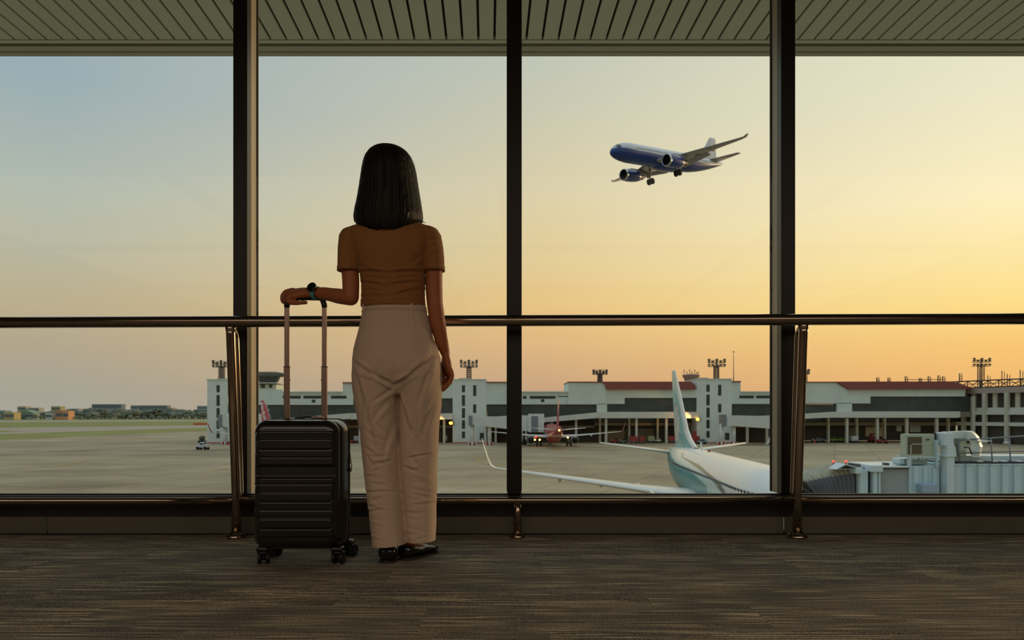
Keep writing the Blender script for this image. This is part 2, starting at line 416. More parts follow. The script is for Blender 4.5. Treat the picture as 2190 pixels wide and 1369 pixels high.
# ================================================================== AIRFIELD
def concrete_mat():
    m = bpy.data.materials.new('apron_concrete'); m.use_nodes = True; t = m.node_tree; b = t.nodes['Principled BSDF']
    tcn = N(t, 'ShaderNodeTexCoord'); co = tcn.outputs['Object']
    mpn = N(t, 'ShaderNodeMapping'); mpn.inputs[2].default_value = (0, 0, math.radians(24)); t.links.new(co, mpn.inputs[0])
    s = N(t, 'ShaderNodeSeparateXYZ', inputs={0: mpn.outputs[0]})
    def joint(v, p):
        f = math_(t, 'FRACT', math_(t, 'DIVIDE', v, p)); a = math_(t, 'ABSOLUTE', math_(t, 'SUBTRACT', f, 0.5))
        return maprange(t, a, 0.5-0.13/p, 0.5-0.05/p)
    j = math_(t, 'MAXIMUM', joint(s.outputs[0], 7.5), joint(s.outputs[1], 7.5))
    cell = N(t, 'ShaderNodeCombineXYZ', inputs={0: math_(t, 'FLOOR', math_(t, 'DIVIDE', s.outputs[0], 7.5)), 1: math_(t, 'FLOOR', math_(t, 'DIVIDE', s.outputs[1], 7.5))})
    wn = N(t, 'ShaderNodeTexWhiteNoise', noise_dimensions='3D', inputs={0: cell.outputs[0]})
    n1 = N(t, 'ShaderNodeTexNoise', inputs={0: mpn.outputs[0], 2: 0.05, 3: 6.0, 4: 0.6})
    n2 = N(t, 'ShaderNodeTexNoise', inputs={2: 0.02, 3: 4.0, 4: 0.6}); m2 = N(t, 'ShaderNodeMapping'); m2.inputs[3].default_value = (0.5, 6.0, 1); t.links.new(co, m2.inputs[0]); t.links.new(m2.outputs[0], n2.inputs[0])
    n3 = N(t, 'ShaderNodeTexNoise', inputs={0: mpn.outputs[0], 2: 1.3, 3: 5.0})
    f = math_(t, 'ADD', math_(t, 'MULTIPLY', n1.outputs[0], 0.6), math_(t, 'MULTIPLY', n2.outputs[0], 0.4))
    f = math_(t, 'ADD', f, math_(t, 'MULTIPLY', math_(t, 'SUBTRACT', wn.outputs[0], 0.5), 0.10))
    f = math_(t, 'ADD', f, math_(t, 'MULTIPLY', math_(t, 'SUBTRACT', n3.outputs[0], 0.5), 0.12))
    col = ramp(t, f, [(0.30, lin((122,106,80))), (0.45, lin((150,133,103))), (0.6, lin((168,150,120))), (0.75, lin((182,166,138)))])
    col = mixc(t, math_(t, 'MULTIPLY', j, 0.45), col, lin((70,64,52)))
    t.links.new(col, b.inputs['Base Color']); b.inputs['Roughness'].default_value = 0.75; b.inputs['Specular IOR Level'].default_value = 0.3
    return m
CONC = concrete_mat()
zA = APRON
def ground(name, poly, z, m):
    mb = MB(); n = len(poly); mb.add([(x, y, z) for x, y in poly] + [(x, y, z-0.05) for x, y in poly], [tuple(range(n))] + [(i, i+n, (i+1) % n+n, (i+1) % n) for i in range(n)])
    o = mb.build(name, m); o['kind'] = 'structure'; return o
# the earth, one slab reaching to the skyline
MB().box2((-3500, 4.2, zA-3), (3500, 5000, zA-0.3)).build('ground_earth', mat('far_ground', (104,112,84), 0.95, noise=0.15, nscale=0.004))['kind'] = 'structure'
ground('apron_pavement', [(-130, 4.5), (700, 4.5), (700, 1300), (-142, 1300), (-148, 351), (-162, 230), (-700, -0+120), (-700, 4.5)], zA, CONC)
M_grass = mat('mown_grass', (124,126,62), 0.95, noise=0.25, nscale=0.05, stretch=(1, 3, 1))
M_run = mat('runway_asphalt', (160,146,128), 0.9, noise=0.12, nscale=0.03, stretch=(1, 4, 1))
def gp(px, py): 
    d = (CZ-zA)*F/(py-HY); return ((px-CX)*d/F, d)
ground('grass_verge', [gp(-500, 952), gp(0, 941), gp(442, 921.6), gp(560, 917), gp(560, 912), gp(442, 914.5), gp(0, 928.5), gp(-500, 934)], zA+0.02, M_grass)
ground('taxiway_pavement', [gp(-500, 934), gp(0, 928.5), gp(442, 914.5), gp(560, 912), gp(560, 907.5), gp(442, 909.5), gp(0, 915.5), gp(-500, 921)], zA+0.02, M_run)
ground('grass_island', [gp(-400, 925), gp(0, 921), gp(48, 922.5), gp(0, 924.5), gp(-400, 929)], zA+0.06, M_grass)
ground('grass_median', [gp(-500, 921), gp(0, 915.5), gp(442, 909.5), gp(560, 907.5), gp(560, 900.0), gp(442, 900.9), gp(0, 903.2), gp(-500, 905)], zA+0.02, M_grass)
ground('runway_pavement', [gp(-500, 905), gp(0, 903.2), gp(442, 900.9), gp(560, 900), gp(560, 897.6), gp(442, 898.0), gp(0, 899.6), gp(-500, 901)], zA+0.02, M_run)
ground('grass_far_field', [gp(-500, 901), gp(0, 899.6), gp(442, 898), gp(560, 897.6), gp(560, 894.0), gp(-500, 894.0)], zA+0.02, M_grass)
# painted guide lines
M_yel = mat('yellow_marking_paint', (170,140,60), 0.8, noise=0.15, nscale=0.6)
def marking(pts, wdt, label):
    pts = [Vector((p[0], p[1], zA+0.03)) for p in pts]; mb = MB(); vs = []
    for i, p in enumerate(pts):
        d = (pts[min(i+1, len(pts)-1)]-pts[max(i-1, 0)]).normalized(); s = Vector((-d.y, d.x, 0))*wdt/2; vs += [p+s, p-s]
    mb.add(vs, [(2*i, 2*i+1, 2*i+3, 2*i+2) for i in range(len(pts)-1)])
    o = mb.build('guide_line', M_yel); tag(o, label, 'road marking', kind='structure')
def curve(ps, n=14):
    ps = [Vector((p[0], p[1])) for p in ps]; out = []
    for i in range(len(ps)-1):
        p0, p1, p2, p3 = ps[max(i-1, 0)], ps[i], ps[i+1], ps[min(i+2, len(ps)-1)]
        for k in range(n):
            u = k/n; out.append(0.5*((2*p1)+(p2-p0)*u+(2*p0-5*p1+4*p2-p3)*u*u+(3*p1-p0-3*p2+p3)*u**3))
    out.append(ps[-1]); return out
marking(curve([gp(1040, 978), gp(1026, 982), gp(1021, 986), gp(1030, 990), gp(1060, 996), gp(1110, 1004), gp(1170, 1000)]), 0.35, 'curved yellow guide line on the apron below the middle mullion')
marking(curve([gp(1180, 957), gp(1190, 961), gp(1200, 966), gp(1207, 969)]), 0.45, 'short yellow line behind the red airliner')
marking(curve([gp(455, 1008), gp(480, 1004), gp(560, 1008)]), 0.5, 'yellow line beside the left tall rail post')
marking(curve([gp(20, 1003), gp(80, 1000), gp(126, 998), gp(190, 984)]), 0.4, 'faint yellow line across the left apron')
marking(curve([gp(10, 1048), gp(110, 1044), gp(200, 1038), gp(300, 1034)]), 0.25, 'faint yellow line low in the left window')

# ================================================================== AIRCRAFT
def livery_mat(name, rough=0.3):
    m = bpy.data.materials.new(name); m.use_nodes = True; t = m.node_tree; b = t.nodes['Principled BSDF']
    a = N(t, 'ShaderNodeAttribute', attribute_name='livery')
    n = N(t, 'ShaderNodeTexNoise', inputs={2: 1.5, 3: 4.0})
    c = mixc(t, 0.08, a.outputs['Color'], n.outputs[0], 'MULTIPLY')
    t.links.new(c, b.inputs['Base Color']); b.inputs['Roughness'].default_value = rough; b.inputs['Coat Weight'].default_value = 0.2
    return m
LIV = livery_mat('aircraft_paint')
def paint(me, fn):
    n = len(me.vertices); v = np.empty(n*3); me.vertices.foreach_get('co', v); v = v.reshape(-1, 3)
    c = fn(v); at_ = me.color_attributes.new('livery', 'FLOAT_COLOR', 'POINT')
    at_.data.foreach_set('color', np.concatenate([c, np.ones((n, 1))], 1).astype(np.float32).ravel())
def lc(c): return np.array(lin(c)[:3])
def airfoil(n=14, t=0.12):
    up = []; 
    for i in range(n+1):
        x = 0.5*(1-math.cos(PI*i/n)); y = 5*t*(0.2969*math.sqrt(x)-0.126*x-0.3516*x*x+0.2843*x**3-0.1015*x**4)
        up.append((x, y))
    return up + [(x, -y*0.8) for x, y in reversed(up[1:-1])]
def fus_profile(P):
    Lh, R = P['L']/2, P['R']
    def prof(x):        # local x -> radius, centre z
        s = (Lh-x)/(2*Lh)
        r, zc = R, 0.0
        if s < P['ns']:
            q = 1-s/P['ns']; r = R*max(1-q**2.1, 0)**0.56; zc = -(R-r)*P.get('droop', 0.28)
        if s > P['ts']:
            q = (s-P['ts'])/(1-P['ts']); r = R*(1-0.90*q**1.55); zc = (R-r)*P.get('rise', 0.72)
        return max(r, 0.04), zc
    return prof
def wing_mb(secs, side, vert=False):
    af = airfoil(40 if vert and len(secs) > 10 else 14); rings = []
    for (y, xle, ch, z, th) in secs:
        rg = []
        for (u, v) in af:
            if vert: rg.append((xle-u*ch, v*ch*th/0.12, z))
            else: rg.append((xle-u*ch, side*y, z+v*ch*th/0.12))
        rings.append(rg)
    mb = MB(); mb.loft(rings); return mb
M_fan = mat('engine_fan_dark', (26,26,28), 0.5, metal=0.5)
M_lip = mat('engine_lip_metal', (190,192,195), 0.25, metal=0.9)
M_tyre = mat('rubber_tyre', (18,18,19), 0.8)
M_strut = mat('gear_strut_metal', (150,150,148), 0.4, metal=0.6)
M_cabwin = mat('cabin_window_glass', (36,52,58), 0.2)
M_cock = mat('cockpit_glass', (22,30,36), 0.12)
def make_aircraft(P, name, label, loc, rot):
    o = thing(name, label, 'airplane', loc); o.rotation_euler = rot
    Lh = P['L']/2; prof = fus_profile(P); NR = P.get('nr', 64); NS = P.get('nsec', 90)
    mb = MB(); rings = []
    for i in range(NS+1):
        s = i/NS
        s = s + 0.0
        x = Lh-2*Lh*(0.5*(1-math.cos(PI*s))*0.35+0.65*s)
        r, zc = prof(x)
        rings.append([(x, r*math.cos(2*PI*j/NR), zc+r*1.04*math.sin(2*PI*j/NR)) for j in range(NR)])
    mb.loft(rings); f = mb.build('fuselage', LIV, o); paint(f.data, P['paint_f'])
    bf = MB().ball((P['wx']-1.5, 0, -P['R']*0.78), (P['L']*0.13, P['R']*0.88, P['R']*0.55), 32, 16).build('belly_fairing', LIV, o)
    paint(bf.data, P['paint_f'])
    for side in (1, -1):
        wmb = wing_mb(P['wing'], side); wg = wmb.build('wing', LIV, o); paint(wg.data, P['paint_w'])
        if P.get('flaps'):
            (y0, x0, y1, x1, z0, z1, ch) = P['flaps']
            fb = MB(); fb.loft([[(x0-u*ch, side*y0, z0-u*ch*0.35+v*ch) for u, v in airfoil(8, 0.1)], [(x1-u*ch*0.7, side*y1, z1-u*ch*0.25+v*ch*0.7) for u, v in airfoil(8, 0.1)]])
            w2 = fb.build('flap', LIV, wg); paint(w2.data, P['paint_w'])
        for (fy, fx, fz) in P.get('fairings', []):
            q = MB().ball((fx, side*fy, fz), (1.4, 0.2, 0.28), 12, 8).build('flap_track_fairing', LIV, wg); paint(q.data, P['paint_w'])
        if P.get('winglet'):
            wb = wing_mb(P['winglet'], side).build('winglet', LIV, wg); paint(wb.data, P.get('paint_wl', P['paint_w']))
        tp = wing_mb(P['tailplane'], side).build('tailplane', LIV, o); paint(tp.data, P['paint_w'])
        # engine
        ex, ey, ez, er, el = P['engine']
        c = (ex, side*ey, ez)
        e = MB().lathe([(er*0.80, -0.02*el), (er*0.86, 0.02), (er*0.95, -0.06*el), (er, -0.2*el), (er*0.99, -0.45*el), (er*0.88, -0.72*el), (er*0.70, -0.9*el), (er*0.66, -0.9*el), (er*0.72, -0.6*el), (er*0.78, -0.12*el)], c, 'X', 40, cap=False)
        eo = e.build('engine_nacelle', LIV, o); paint(eo.data, P['paint_e'])
        MB().lathe([(er*0.79, -0.03*el), (er*0.82, 0.015*el), (er*0.87, 0.02*el), (er*0.93, -0.01*el), (er*0.965, -0.06*el), (er*0.93, -0.06*el)], c, 'X', 40, cap=False).build('intake_lip', M_lip, eo)
        MB().lathe([(er*0.79, -0.12*el), (er*0.3, -0.14*el), (er*0.2, -0.10*el), (0.02, -0.02*el)], c, 'X', 32, cap=False).build('fan', M_fan, eo)
        MB().lathe([(er*0.68, -0.86*el), (er*0.50, -0.9*el), (er*0.45, -1.08*el), (er*0.28, -1.12*el), (0.03, -1.3*el)], c, 'X', 28, cap=False).build('exhaust_cone', M_fan, eo)
        py = MB(); py.loft([[(ex-0.2*el, side*ey+dy, ez+er*0.9) for dy in (-0.12, 0.12)]+[(ex-1.05*el, side*ey+dy, ez+er*0.6) for dy in (0.12, -0.12)],
                            [(ex-0.45*el, side*ey+dy, P['pyz']) for dy in (-0.12, 0.12)]+[(ex-1.35*el, side*ey+dy, P['pyz']) for dy in (0.12, -0.12)]], smooth=False)
        po = py.build('pylon', LIV, o); paint(po.data, P['paint_w'])
        # main gear
        gx, gy, gz, wr_ = P['gear']
        g = MB(); g.cyl((gx, side*gy, gz), (gx+0.2, side*gy, P['gtop']), 0.14); g.cyl((gx, side*gy, gz+0.5), (gx+0.9, side*(gy-0.9), P['gtop']), 0.07); g.cyl((gx, side*(gy-0.6), gz), (gx, side*(gy+0.6), gz), 0.09)
        go = g.build('main_gear', M_strut, o)
        for dy in (-0.48, 0.48):
            MB().lathe([(0.06, -0.2), (wr_*0.75, -0.2), (wr_, -0.12), (wr_, 0.12), (wr_*0.75, 0.2), (0.06, 0.2)], (gx, side*gy+dy, gz), 'Y', 28).build('wheel', M_tyre, go)
        if P.get('gdoor'): MB().box((gx+0.1, side*(gy+0.55), gz+1.5), (1.1, 0.06, 1.3)).build('gear_door', M_strut, go)
    if P.get('nose_gear'):
        gx, gz, wr_ = P['nose_gear']
        g = MB().cyl((gx, 0, gz), (gx, 0, -P['R']*0.7), 0.1).build('nose_gear', M_strut, o)
        for dy in (-0.25, 0.25): MB().lathe([(0.05, -0.12), (wr_, -0.1), (wr_, 0.1), (0.05, 0.12)], (gx, dy, gz), 'Y', 24).build('wheel', M_tyre, g)
    fo = wing_mb(P['fin'], 1, vert=True).build('tail_fin', LIV, o); paint(fo.data, P['paint_fin'])
    # cockpit glazing: strip of panes wrapped over the nose
    cw = MB(); xs_ = [Lh*P['ck'][0]+(Lh*P['ck'][1]-Lh*P['ck'][0])*k/4 for k in range(5)]
    for side in (1, -1):
        for k in range(3):
            a0, a1 = math.radians(P['ck'][2]+k*20), math.radians(P['ck'][2]+k*20+17)
            vs = []
            for uu in (0, 0.5, 1):
                for vv in (0, 0.5, 1):
                    x = Lh*(P['ck'][0]+(P['ck'][1]-P['ck'][0])*(uu))-0.35*k*0+0.0
                    a = a0+(a1-a0)*vv; r, zc = prof(x); r *= 1.012
                    vs.append((x, side*r*math.cos(a), zc+r*1.04*math.sin(a)))
            cw.add(vs, [(0,1,4,3), (1,2,5,4), (3,4,7,6), (4,5,8,7)])
    cw.build('cockpit_window', M_cock, o, fix=False)
    if P.get('windows'):
        x0, x1, dx, hh, ww, zz = P['windows']
        base = None; x = x0; r0 = P['R']
        while x > x1:
            for side in P.get('wsides', (1, -1)):
                r, zc = prof(x); ang = math.asin(max(-0.9, min(0.9, (zz-zc)/(r*1.04))))
                if base is None:
                    q = MB(); nseg = 12; pts = [(ww/2*math.copysign(abs(math.cos(2*PI*k/nseg))**0.7, math.cos(2*PI*k/nseg)), hh/2*math.copysign(abs(math.sin(2*PI*k/nseg))**0.7, math.sin(2*PI*k/nseg))) for k in range(nseg)]
                    q.add([(a, 0.012, b) for a, b in pts]+[(a, -0.03, b) for a, b in pts], [tuple(range(nseg))]+[(i, i+nseg, (i+1) % nseg+nseg, (i+1) % nseg) for i in range(nseg)])
                    base = q.build('cabin_window', M_cabwin, o); wv = base
                else:
                    wv = base.copy(); COL.objects.link(wv)
                wv.location = (x, side*r*math.cos(ang), zz)
                wv.rotation_euler = (ang if side > 0 else PI-ang, 0, 0)
                if side < 0: wv.rotation_euler = (-ang, 0, PI)
            x -= dx
    return o

# --- teal and white jet on the near stand
wht, teal, mint, stripe, pale = lc((232,230,224)), lc((46,142,148)), lc((176,214,206)), lc((96,112,104)), lc((208,226,222))
def teal_f(v):
    x, y, z = v[:, 0], v[:, 1], v[:, 2]; t = x+19.75   # metres from the tail cone
    c = np.tile(wht, (len(v), 1))
    def line(pts):      # forward edge position as a function of z
        zs = [p[1] for p in pts]; ts = [p[0] for p in pts]; return np.interp(z, zs[::-1], ts[::-1])
    f_band = line([(13.6, 1.62), (14.9, 1.37), (22.1, 1.22), (26.8, 0.89), (29.4, 0.71), (31.0, 0.4), (31.8, 0.2), (33.5, -2.0)])
    b_band = line([(13.2, 1.60), (14.6, 1.33), (19.6, 1.12), (23.0, 0.95), (26.7, 0.71), (28.9, 0.46), (30.6, 0.13), (32.2, -2.0)])
    m_edge = line([(8.5, 1.8), (10.3, 1.41), (15.4, 0.95), (21.5, 0.72), (25.6, 0.3), (27.8, 0.1), (28.4, -0.4), (29.0, -2.0)])
    t_edge = line([(3.0, 1.6), (10.0, 1.05), (11.9, 0.95), (15.8, 0.77), (20.6, 0.62), (24.1, 0.33), (26.3, 0.13), (26.8, -0.4), (27.2, -2.0)])
    c[(t < b_band) & (z < 1.62)] = pale; c[t < m_edge] = mint; c[t < t_edge] = teal
    s = (t < f_band) & (t > b_band) & (z < 1.6); c[s] = stripe
    rear = (t < 1.2); c[rear] = wht
    sw = np.abs(t-(2.2+2.2*(0.6-z))) < 0.25; c[sw & (z < 0.2) & (z > -0.9) & (t < 5)] = wht
    return c
def teal_fin(v):
    x, y, z = v[:, 0], v[:, 1], v[:, 2]
    le = np.interp(z, FZ, FL)-19.75
    te = np.interp(z, FZ, FT)-19.75
    u = (le-x)/(le-te)
    a, b = lc((150,205,205)), lc((205,226,224))
    c = np.tile(lc((140,202,203)), (len(v), 1))
    c[u > 0.55] = lc((172,214,212)); c[u < 0.12] = lc((226,226,220))
    em = ((x+15.35)/2.1)**2+((z-3.95)/1.75)**2
    c[em < 1.12] = lc((90,110,108)); c[em < 1.0] = lc((226,230,226))
    sq = (np.abs(x+15.1-0.7*np.sin((z-4.2)*1.9)) < 0.16) | (np.abs(x+16.3-0.4*np.cos((z-3.4)*2.2)) < 0.12); c[(em < 0.72) & sq] = lc((214,172,70))
    c[(z < 2.7) & (np.abs(u-0.5) < 0.03)] = lc((70,160,165))
    return c
def flat(col):
    return lambda v: np.tile(lc(col), (len(v), 1))
FZ, FL, FT = [1.2, 2.0, 2.7, 3.4, 5.8, 7.5, 9.1], [16.5, 13.75, 11.1, 9.65, 6.95, 5.0, 3.1], [3.6, 3.2, 2.9, 2.65, 1.95, 1.5, 1.0]
P737 = dict(L=39.5, R=1.90, ns=0.17, ts=0.64, nr=300, nsec=300, wx=1.0,
    wing=[(0.0, 4.6, 8.2, -1.15, 0.13), (1.9, 3.6, 7.4, -1.1, 0.13), (5.5, 0.9, 4.6, -0.75, 0.12), (16.6, -5.1, 1.55, 0.35, 0.11)],
    winglet=[(16.6, -5.1, 1.5, 0.35, 0.10), (17.0, -5.5, 1.3, 0.55, 0.09), (17.3, -5.9, 1.15, 1.1, 0.08), (17.9, -7.0, 0.6, 2.75, 0.07)],
    tailplane=[(0.6, -14.6, 4.2, 1.15, 0.10), (7.15, -18.0, 1.5, 1.95, 0.09)],
    fin=[(0, float(np.interp(z_, FZ, FL))-19.75, float(np.interp(z_, FZ, FL)-np.interp(z_, FZ, FT)), float(z_), float(np.interp(z_, [1.2, 3.0, 9.1], [0.03, 0.075, 0.085]))) for z_ in np.linspace(1.2, 9.1, 70)],
    engine=(6.0, 4.83, -2.0, 0.95, 4.0), pyz=-0.7, gear=(-1.2, 2.86, -2.95, 0.55), gtop=-0.9, nose_gear=(14.3, -3.1, 0.35),
    ck=(0.945, 0.905, 28), windows=(16.2, -13.6, 0.508, 0.36, 0.25, 0.62), wsides=(-1,),
    fairings=[(5.0, -4.2, -1.0), (8.0, -4.6, -0.8), (11.3, -5.2, -0.45)],
    paint_f=teal_f, paint_w=flat((226,220,208)), paint_e=flat((232,230,224)), paint_fin=teal_fin)
hd = math.atan2(-31.0, -1.7)
jet = make_aircraft(P737, 'airliner', 'white and teal airliner parked nearest the window with a round emblem on its fin', (14.9, 53.6, zA+3.45), (0, 0, hd))
# refine fin with enough vertices for the emblem
# small roof antennas and beacon on the crown
an = MB(); an.loft([[(-4.4, -0.03, 1.9), (-3.9, -0.03, 1.9), (-3.9, 0.03, 1.9), (-4.4, 0.03, 1.9)], [(-4.75, -0.02, 2.6), (-4.5, -0.02, 2.6), (-4.5, 0.02, 2.6), (-4.75, 0.02, 2.6)]], smooth=False)
an.build('blade_antenna', mat('antenna_white', (225,225,225), 0.4), jet)
MB().ball((-1.4, 0, 2.02), (0.16, 0.12, 0.12), 12, 8).build('beacon', mat('red_beacon', (150,20,20), 0.3), jet)
MB().box((-6.4, 0, 1.98), (0.9, 0.3, 0.12), bev=0.04).build('antenna_pad', mat('antenna_grey', (90,92,84), 0.6), jet)

# --- landing blue and white jet
def blue_f(v):
    x, z = v[:, 0], v[:, 2]; c = np.tile(lc((196,203,216)), (len(v), 1))
    zb = np.interp(x, [-19, -13, 0, 13, 17, 19], [0.75, -0.1, -0.25, -0.1, 0.15, 0.1])
    c[z < zb+0.30] = lc((150,165,168)); c[z < zb+0.16] = lc((10,56,130))
    return c
def blue_fin(v):
    c = np.tile(lc((206,208,216)), (len(v), 1)); c[(v[:, 0] < -17.1) & (v[:, 2] < 5)] = lc((176,186,200)); return c
P7 = dict(L=38.0, R=1.92, ns=0.15, ts=0.62, droop=0.30, wx=3.2, nr=180, nsec=160,
    wing=[(0.0, 8.0, 8.8, -1.1, 0.12), (1.9, 6.6, 7.8, -1.05, 0.12), (5.8, 4.0, 4.9, -0.75, 0.11), (17.2, 0.3, 1.5, -0.25, 0.10)],
    winglet=[(17.2, 0.3, 1.4, -0.25, 0.10), (17.9, -0.2, 1.1, -0.1, 0.08), (18.3, -0.8, 0.7, 0.45, 0.07)],
    flaps=(2.3, 0.2, 9.5, 0.2, -1.3, -0.8, 1.9),
    tailplane=[(0.6, -12.9, 4.0, 1.35, 0.10), (6.1, -16.0, 1.5, 1.85, 0.09)],
    fin=[(0, -8.6, 8.2, 1.3, 0.03), (0, -10.6, 6.2, 2.2, 0.08), (0, -14.3, 2.6, 6.4, 0.09), (0, -14.7, 2.0, 6.75, 0.09)],
    engine=(9.0, 5.85, -2.45, 1.32, 5.6), pyz=-0.85, gear=(2.7, 3.7, -3.9, 0.68), gtop=-1.0, gdoor=True,
    ck=(0.945, 0.895, 26), windows=(13.0, -11.5, 0.62, 0.30, 0.34, 0.62), wsides=(1,),
    fairings=[(3.5, -0.6, -1.2), (7.2, -0.2, -1.0), (10.8, 0.4, -0.75)],
    paint_f=blue_f, paint_w=flat((152,152,150)), paint_e=flat((10,56,130)), paint_fin=blue_fin)
make_aircraft(P7, 'airliner', 'blue and white airliner flying in with its wheels down', (34.55, 157.7, 55.74), (0, math.radians(6.15), math.radians(218.8)))

# --- red jets by the far pier
red = lc((176,34,40))
def red_f(v):
    x, z = v[:, 0], v[:, 2]; c = np.tile(lc((224,222,218)), (len(v), 1)); c[(x < -2) | (z > -0.2)] = red
    c[(np.abs(z+0.75+0.02*x) < 0.22) & (x < -4)] = lc((224,200,196)); return c
def red_fin(v):
    x, z = v[:, 0], v[:, 2]; c = np.tile(lc((196,32,44)), (len(v), 1))
    return c
P320 = dict(L=37.5, R=1.98, ns=0.15, ts=0.62, wx=1.0, nr=48, nsec=80,
    wing=[(0.0, 4.4, 8.0, -1.15, 0.13), (1.9, 3.4, 7.2, -1.1, 0.13), (6.4, 0.4, 4.0, -0.7, 0.12), (16.4, -4.6, 1.6, 0.35, 0.11)],
    winglet=[(16.4, -4.6, 1.5, 0.35, 0.10), (16.8, -5.0, 1.2, 0.8, 0.08), (17.2, -6.0, 0.6, 2.5, 0.07)],
    tailplane=[(0.6, -13.6, 4.0, 0.95, 0.10), (6.25, -16.8, 1.5, 1.5, 0.09)],
    fin=[(0, -9.8, 7.2, 1.4, 0.05), (0, -12.4, 5.4, 2.6, 0.09), (0, -16.4, 2.2, 8.2, 0.09)],
    engine=(5.6, 5.75, -2.0, 1.08, 4.0), pyz=-0.7, gear=(-1.0, 3.8, -2.95, 0.58), gtop=-0.9, nose_gear=(12.7, -3.15, 0.38),
    ck=(0.945, 0.90, 28), windows=None, fairings=[(5.0, -4.0, -1.0), (9.0, -4.4, -0.6)],
    paint_f=red_f, paint_w=flat((214,212,208)), paint_e=flat((120,118,116)), paint_wl=flat((176,34,40)), paint_fin=red_fin)
rj = make_aircraft(P320, 'airliner', 'red airliner seen from behind beyond the middle mullion', (10.6, 184.5, zA+3.55), (0, 0, math.radians(90.6)))
M_amber = mat('amber_lamp', (255,210,120), 0.4, emit=(255,196,90), estr=9.0)
M_redl = mat('red_lamp', (255,60,40), 0.4, emit=(255,40,30), estr=5.0)
def lamp_at(parent, c, r, m, name='position_lamp'):
    MB().ball(c, r, 12, 8).build(name, m, parent)
lamp_at(rj, (-20.0+1.2, 0, 0.95), 0.22, M_amber, 'tail_lamp')
for (lx, ly, lz, m_) in ((-3.4, 4.9, -1.75, M_amber), (-3.4, 3.7, -1.75, M_amber), (-3.4, 4.6, -1.05, M_redl), (-3.4, -3.3, -1.2, M_amber)):
    lamp_at(rj, (lx, ly, lz), 0.22, m_, 'wing_root_lamp')
rj2 = copy_tree(rj)
for ch in list(rj2.children):
    if 'lamp' in ch.name: bpy.data.objects.remove(ch)
rj2.location = (-53.9, 175.6, zA+3.55); rj2.rotation_euler = (0, 0, math.radians(-50))
rj2['label'] = 'red airliner with white lettering on its fin, mostly hidden behind the suitcase'
# white brush lettering on its fin, both sides
tf = [c for c in rj2.children if c.name.startswith('tail_fin')][0]; tf.data = tf.data.copy()
M_white = mat('white_vinyl', (235,232,230), 0.5)
for side in (1, -1):
    fc = bpy.data.curves.new('fin_lettering', 'FONT'); fc.body = 'AirAsia'; fc.size = 2.1; fc.extrude = 0.02; fc.offset = 0.03; fc.shear = 0.3
    fo = bpy.data.objects.new('fin_lettering', fc); COL.objects.link(fo)
    dg = bpy.context.evaluated_depsgraph_get(); me = bpy.data.meshes.new_from_object(fo.evaluated_get(dg)); bpy.data.objects.remove(fo)
    ob = link('fin_lettering', me, M_white, tf)
    if side < 0: ob.matrix_local = Matrix.Translation((-17.9, -0.36, 7.6)) @ Matrix.Rotation(PI/2, 4, 'X') @ Matrix.Rotation(math.radians(-58), 4, 'Z')
    else: ob.matrix_local = Matrix.Translation((-13.2, 0.4, 1.9)) @ Matrix.Rotation(PI, 4, 'Z') @ Matrix.Rotation(PI/2, 4, 'X') @ Matrix.Rotation(math.radians(58), 4, 'Z')

# ================================================================== FAR TERMINAL
D = 205.0
M_tw = mat('tower_render', (216,222,212), 0.8, noise=0.07, nscale=0.25)
M_cw = mat('pier_wall_render', (208,216,204), 0.8, noise=0.08, nscale=0.2)
M_cw2 = mat('gallery_cladding', (208,208,196), 0.7, noise=0.06, nscale=0.4)
M_glz = mat('dark_ribbon_glazing', (58,66,62), 0.25, noise=0.35, nscale=0.25)
M_win = mat('narrow_window_glass', (44,54,52), 0.3)
M_redroof = mat('red_metal_roof', (140,74,66), 0.6, noise=0.08, nscale=0.5)
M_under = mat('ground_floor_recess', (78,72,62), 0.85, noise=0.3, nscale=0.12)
M_under2 = mat('service_bay_panel', (130,120,100), 0.85, noise=0.2, nscale=0.2)
M_colm = mat('concrete_column', (200,196,176), 0.8, noise=0.06)
M_red = mat('red_paint', (168,46,42), 0.6)
M_steel = mat('mast_steel', (84,76,68), 0.6, metal=0.3)
M_lampb = mat('floodlight_housing', (96,90,84), 0.5, metal=0.3)
M_wht = mat('white_paint_metal', (214,216,210), 0.5, noise=0.06, nscale=0.6)
M_gry = mat('grey_paint_metal', (120,126,130), 0.5, noise=0.06, nscale=0.8)
def Pz(px, py, d=D): return ((px-CX)*d/F, CZ+(HY-py)*d/F)
def poly(pts, d=D): return [Pz(x, y, d) for x, y in pts]
def rectp(x0, y0, x1, y1): return [(x0, y0), (x1, y0), (x1, y1), (x0, y1)]
GB = HY+(CZ-APRON)*F/D      # row of the ground at the pier
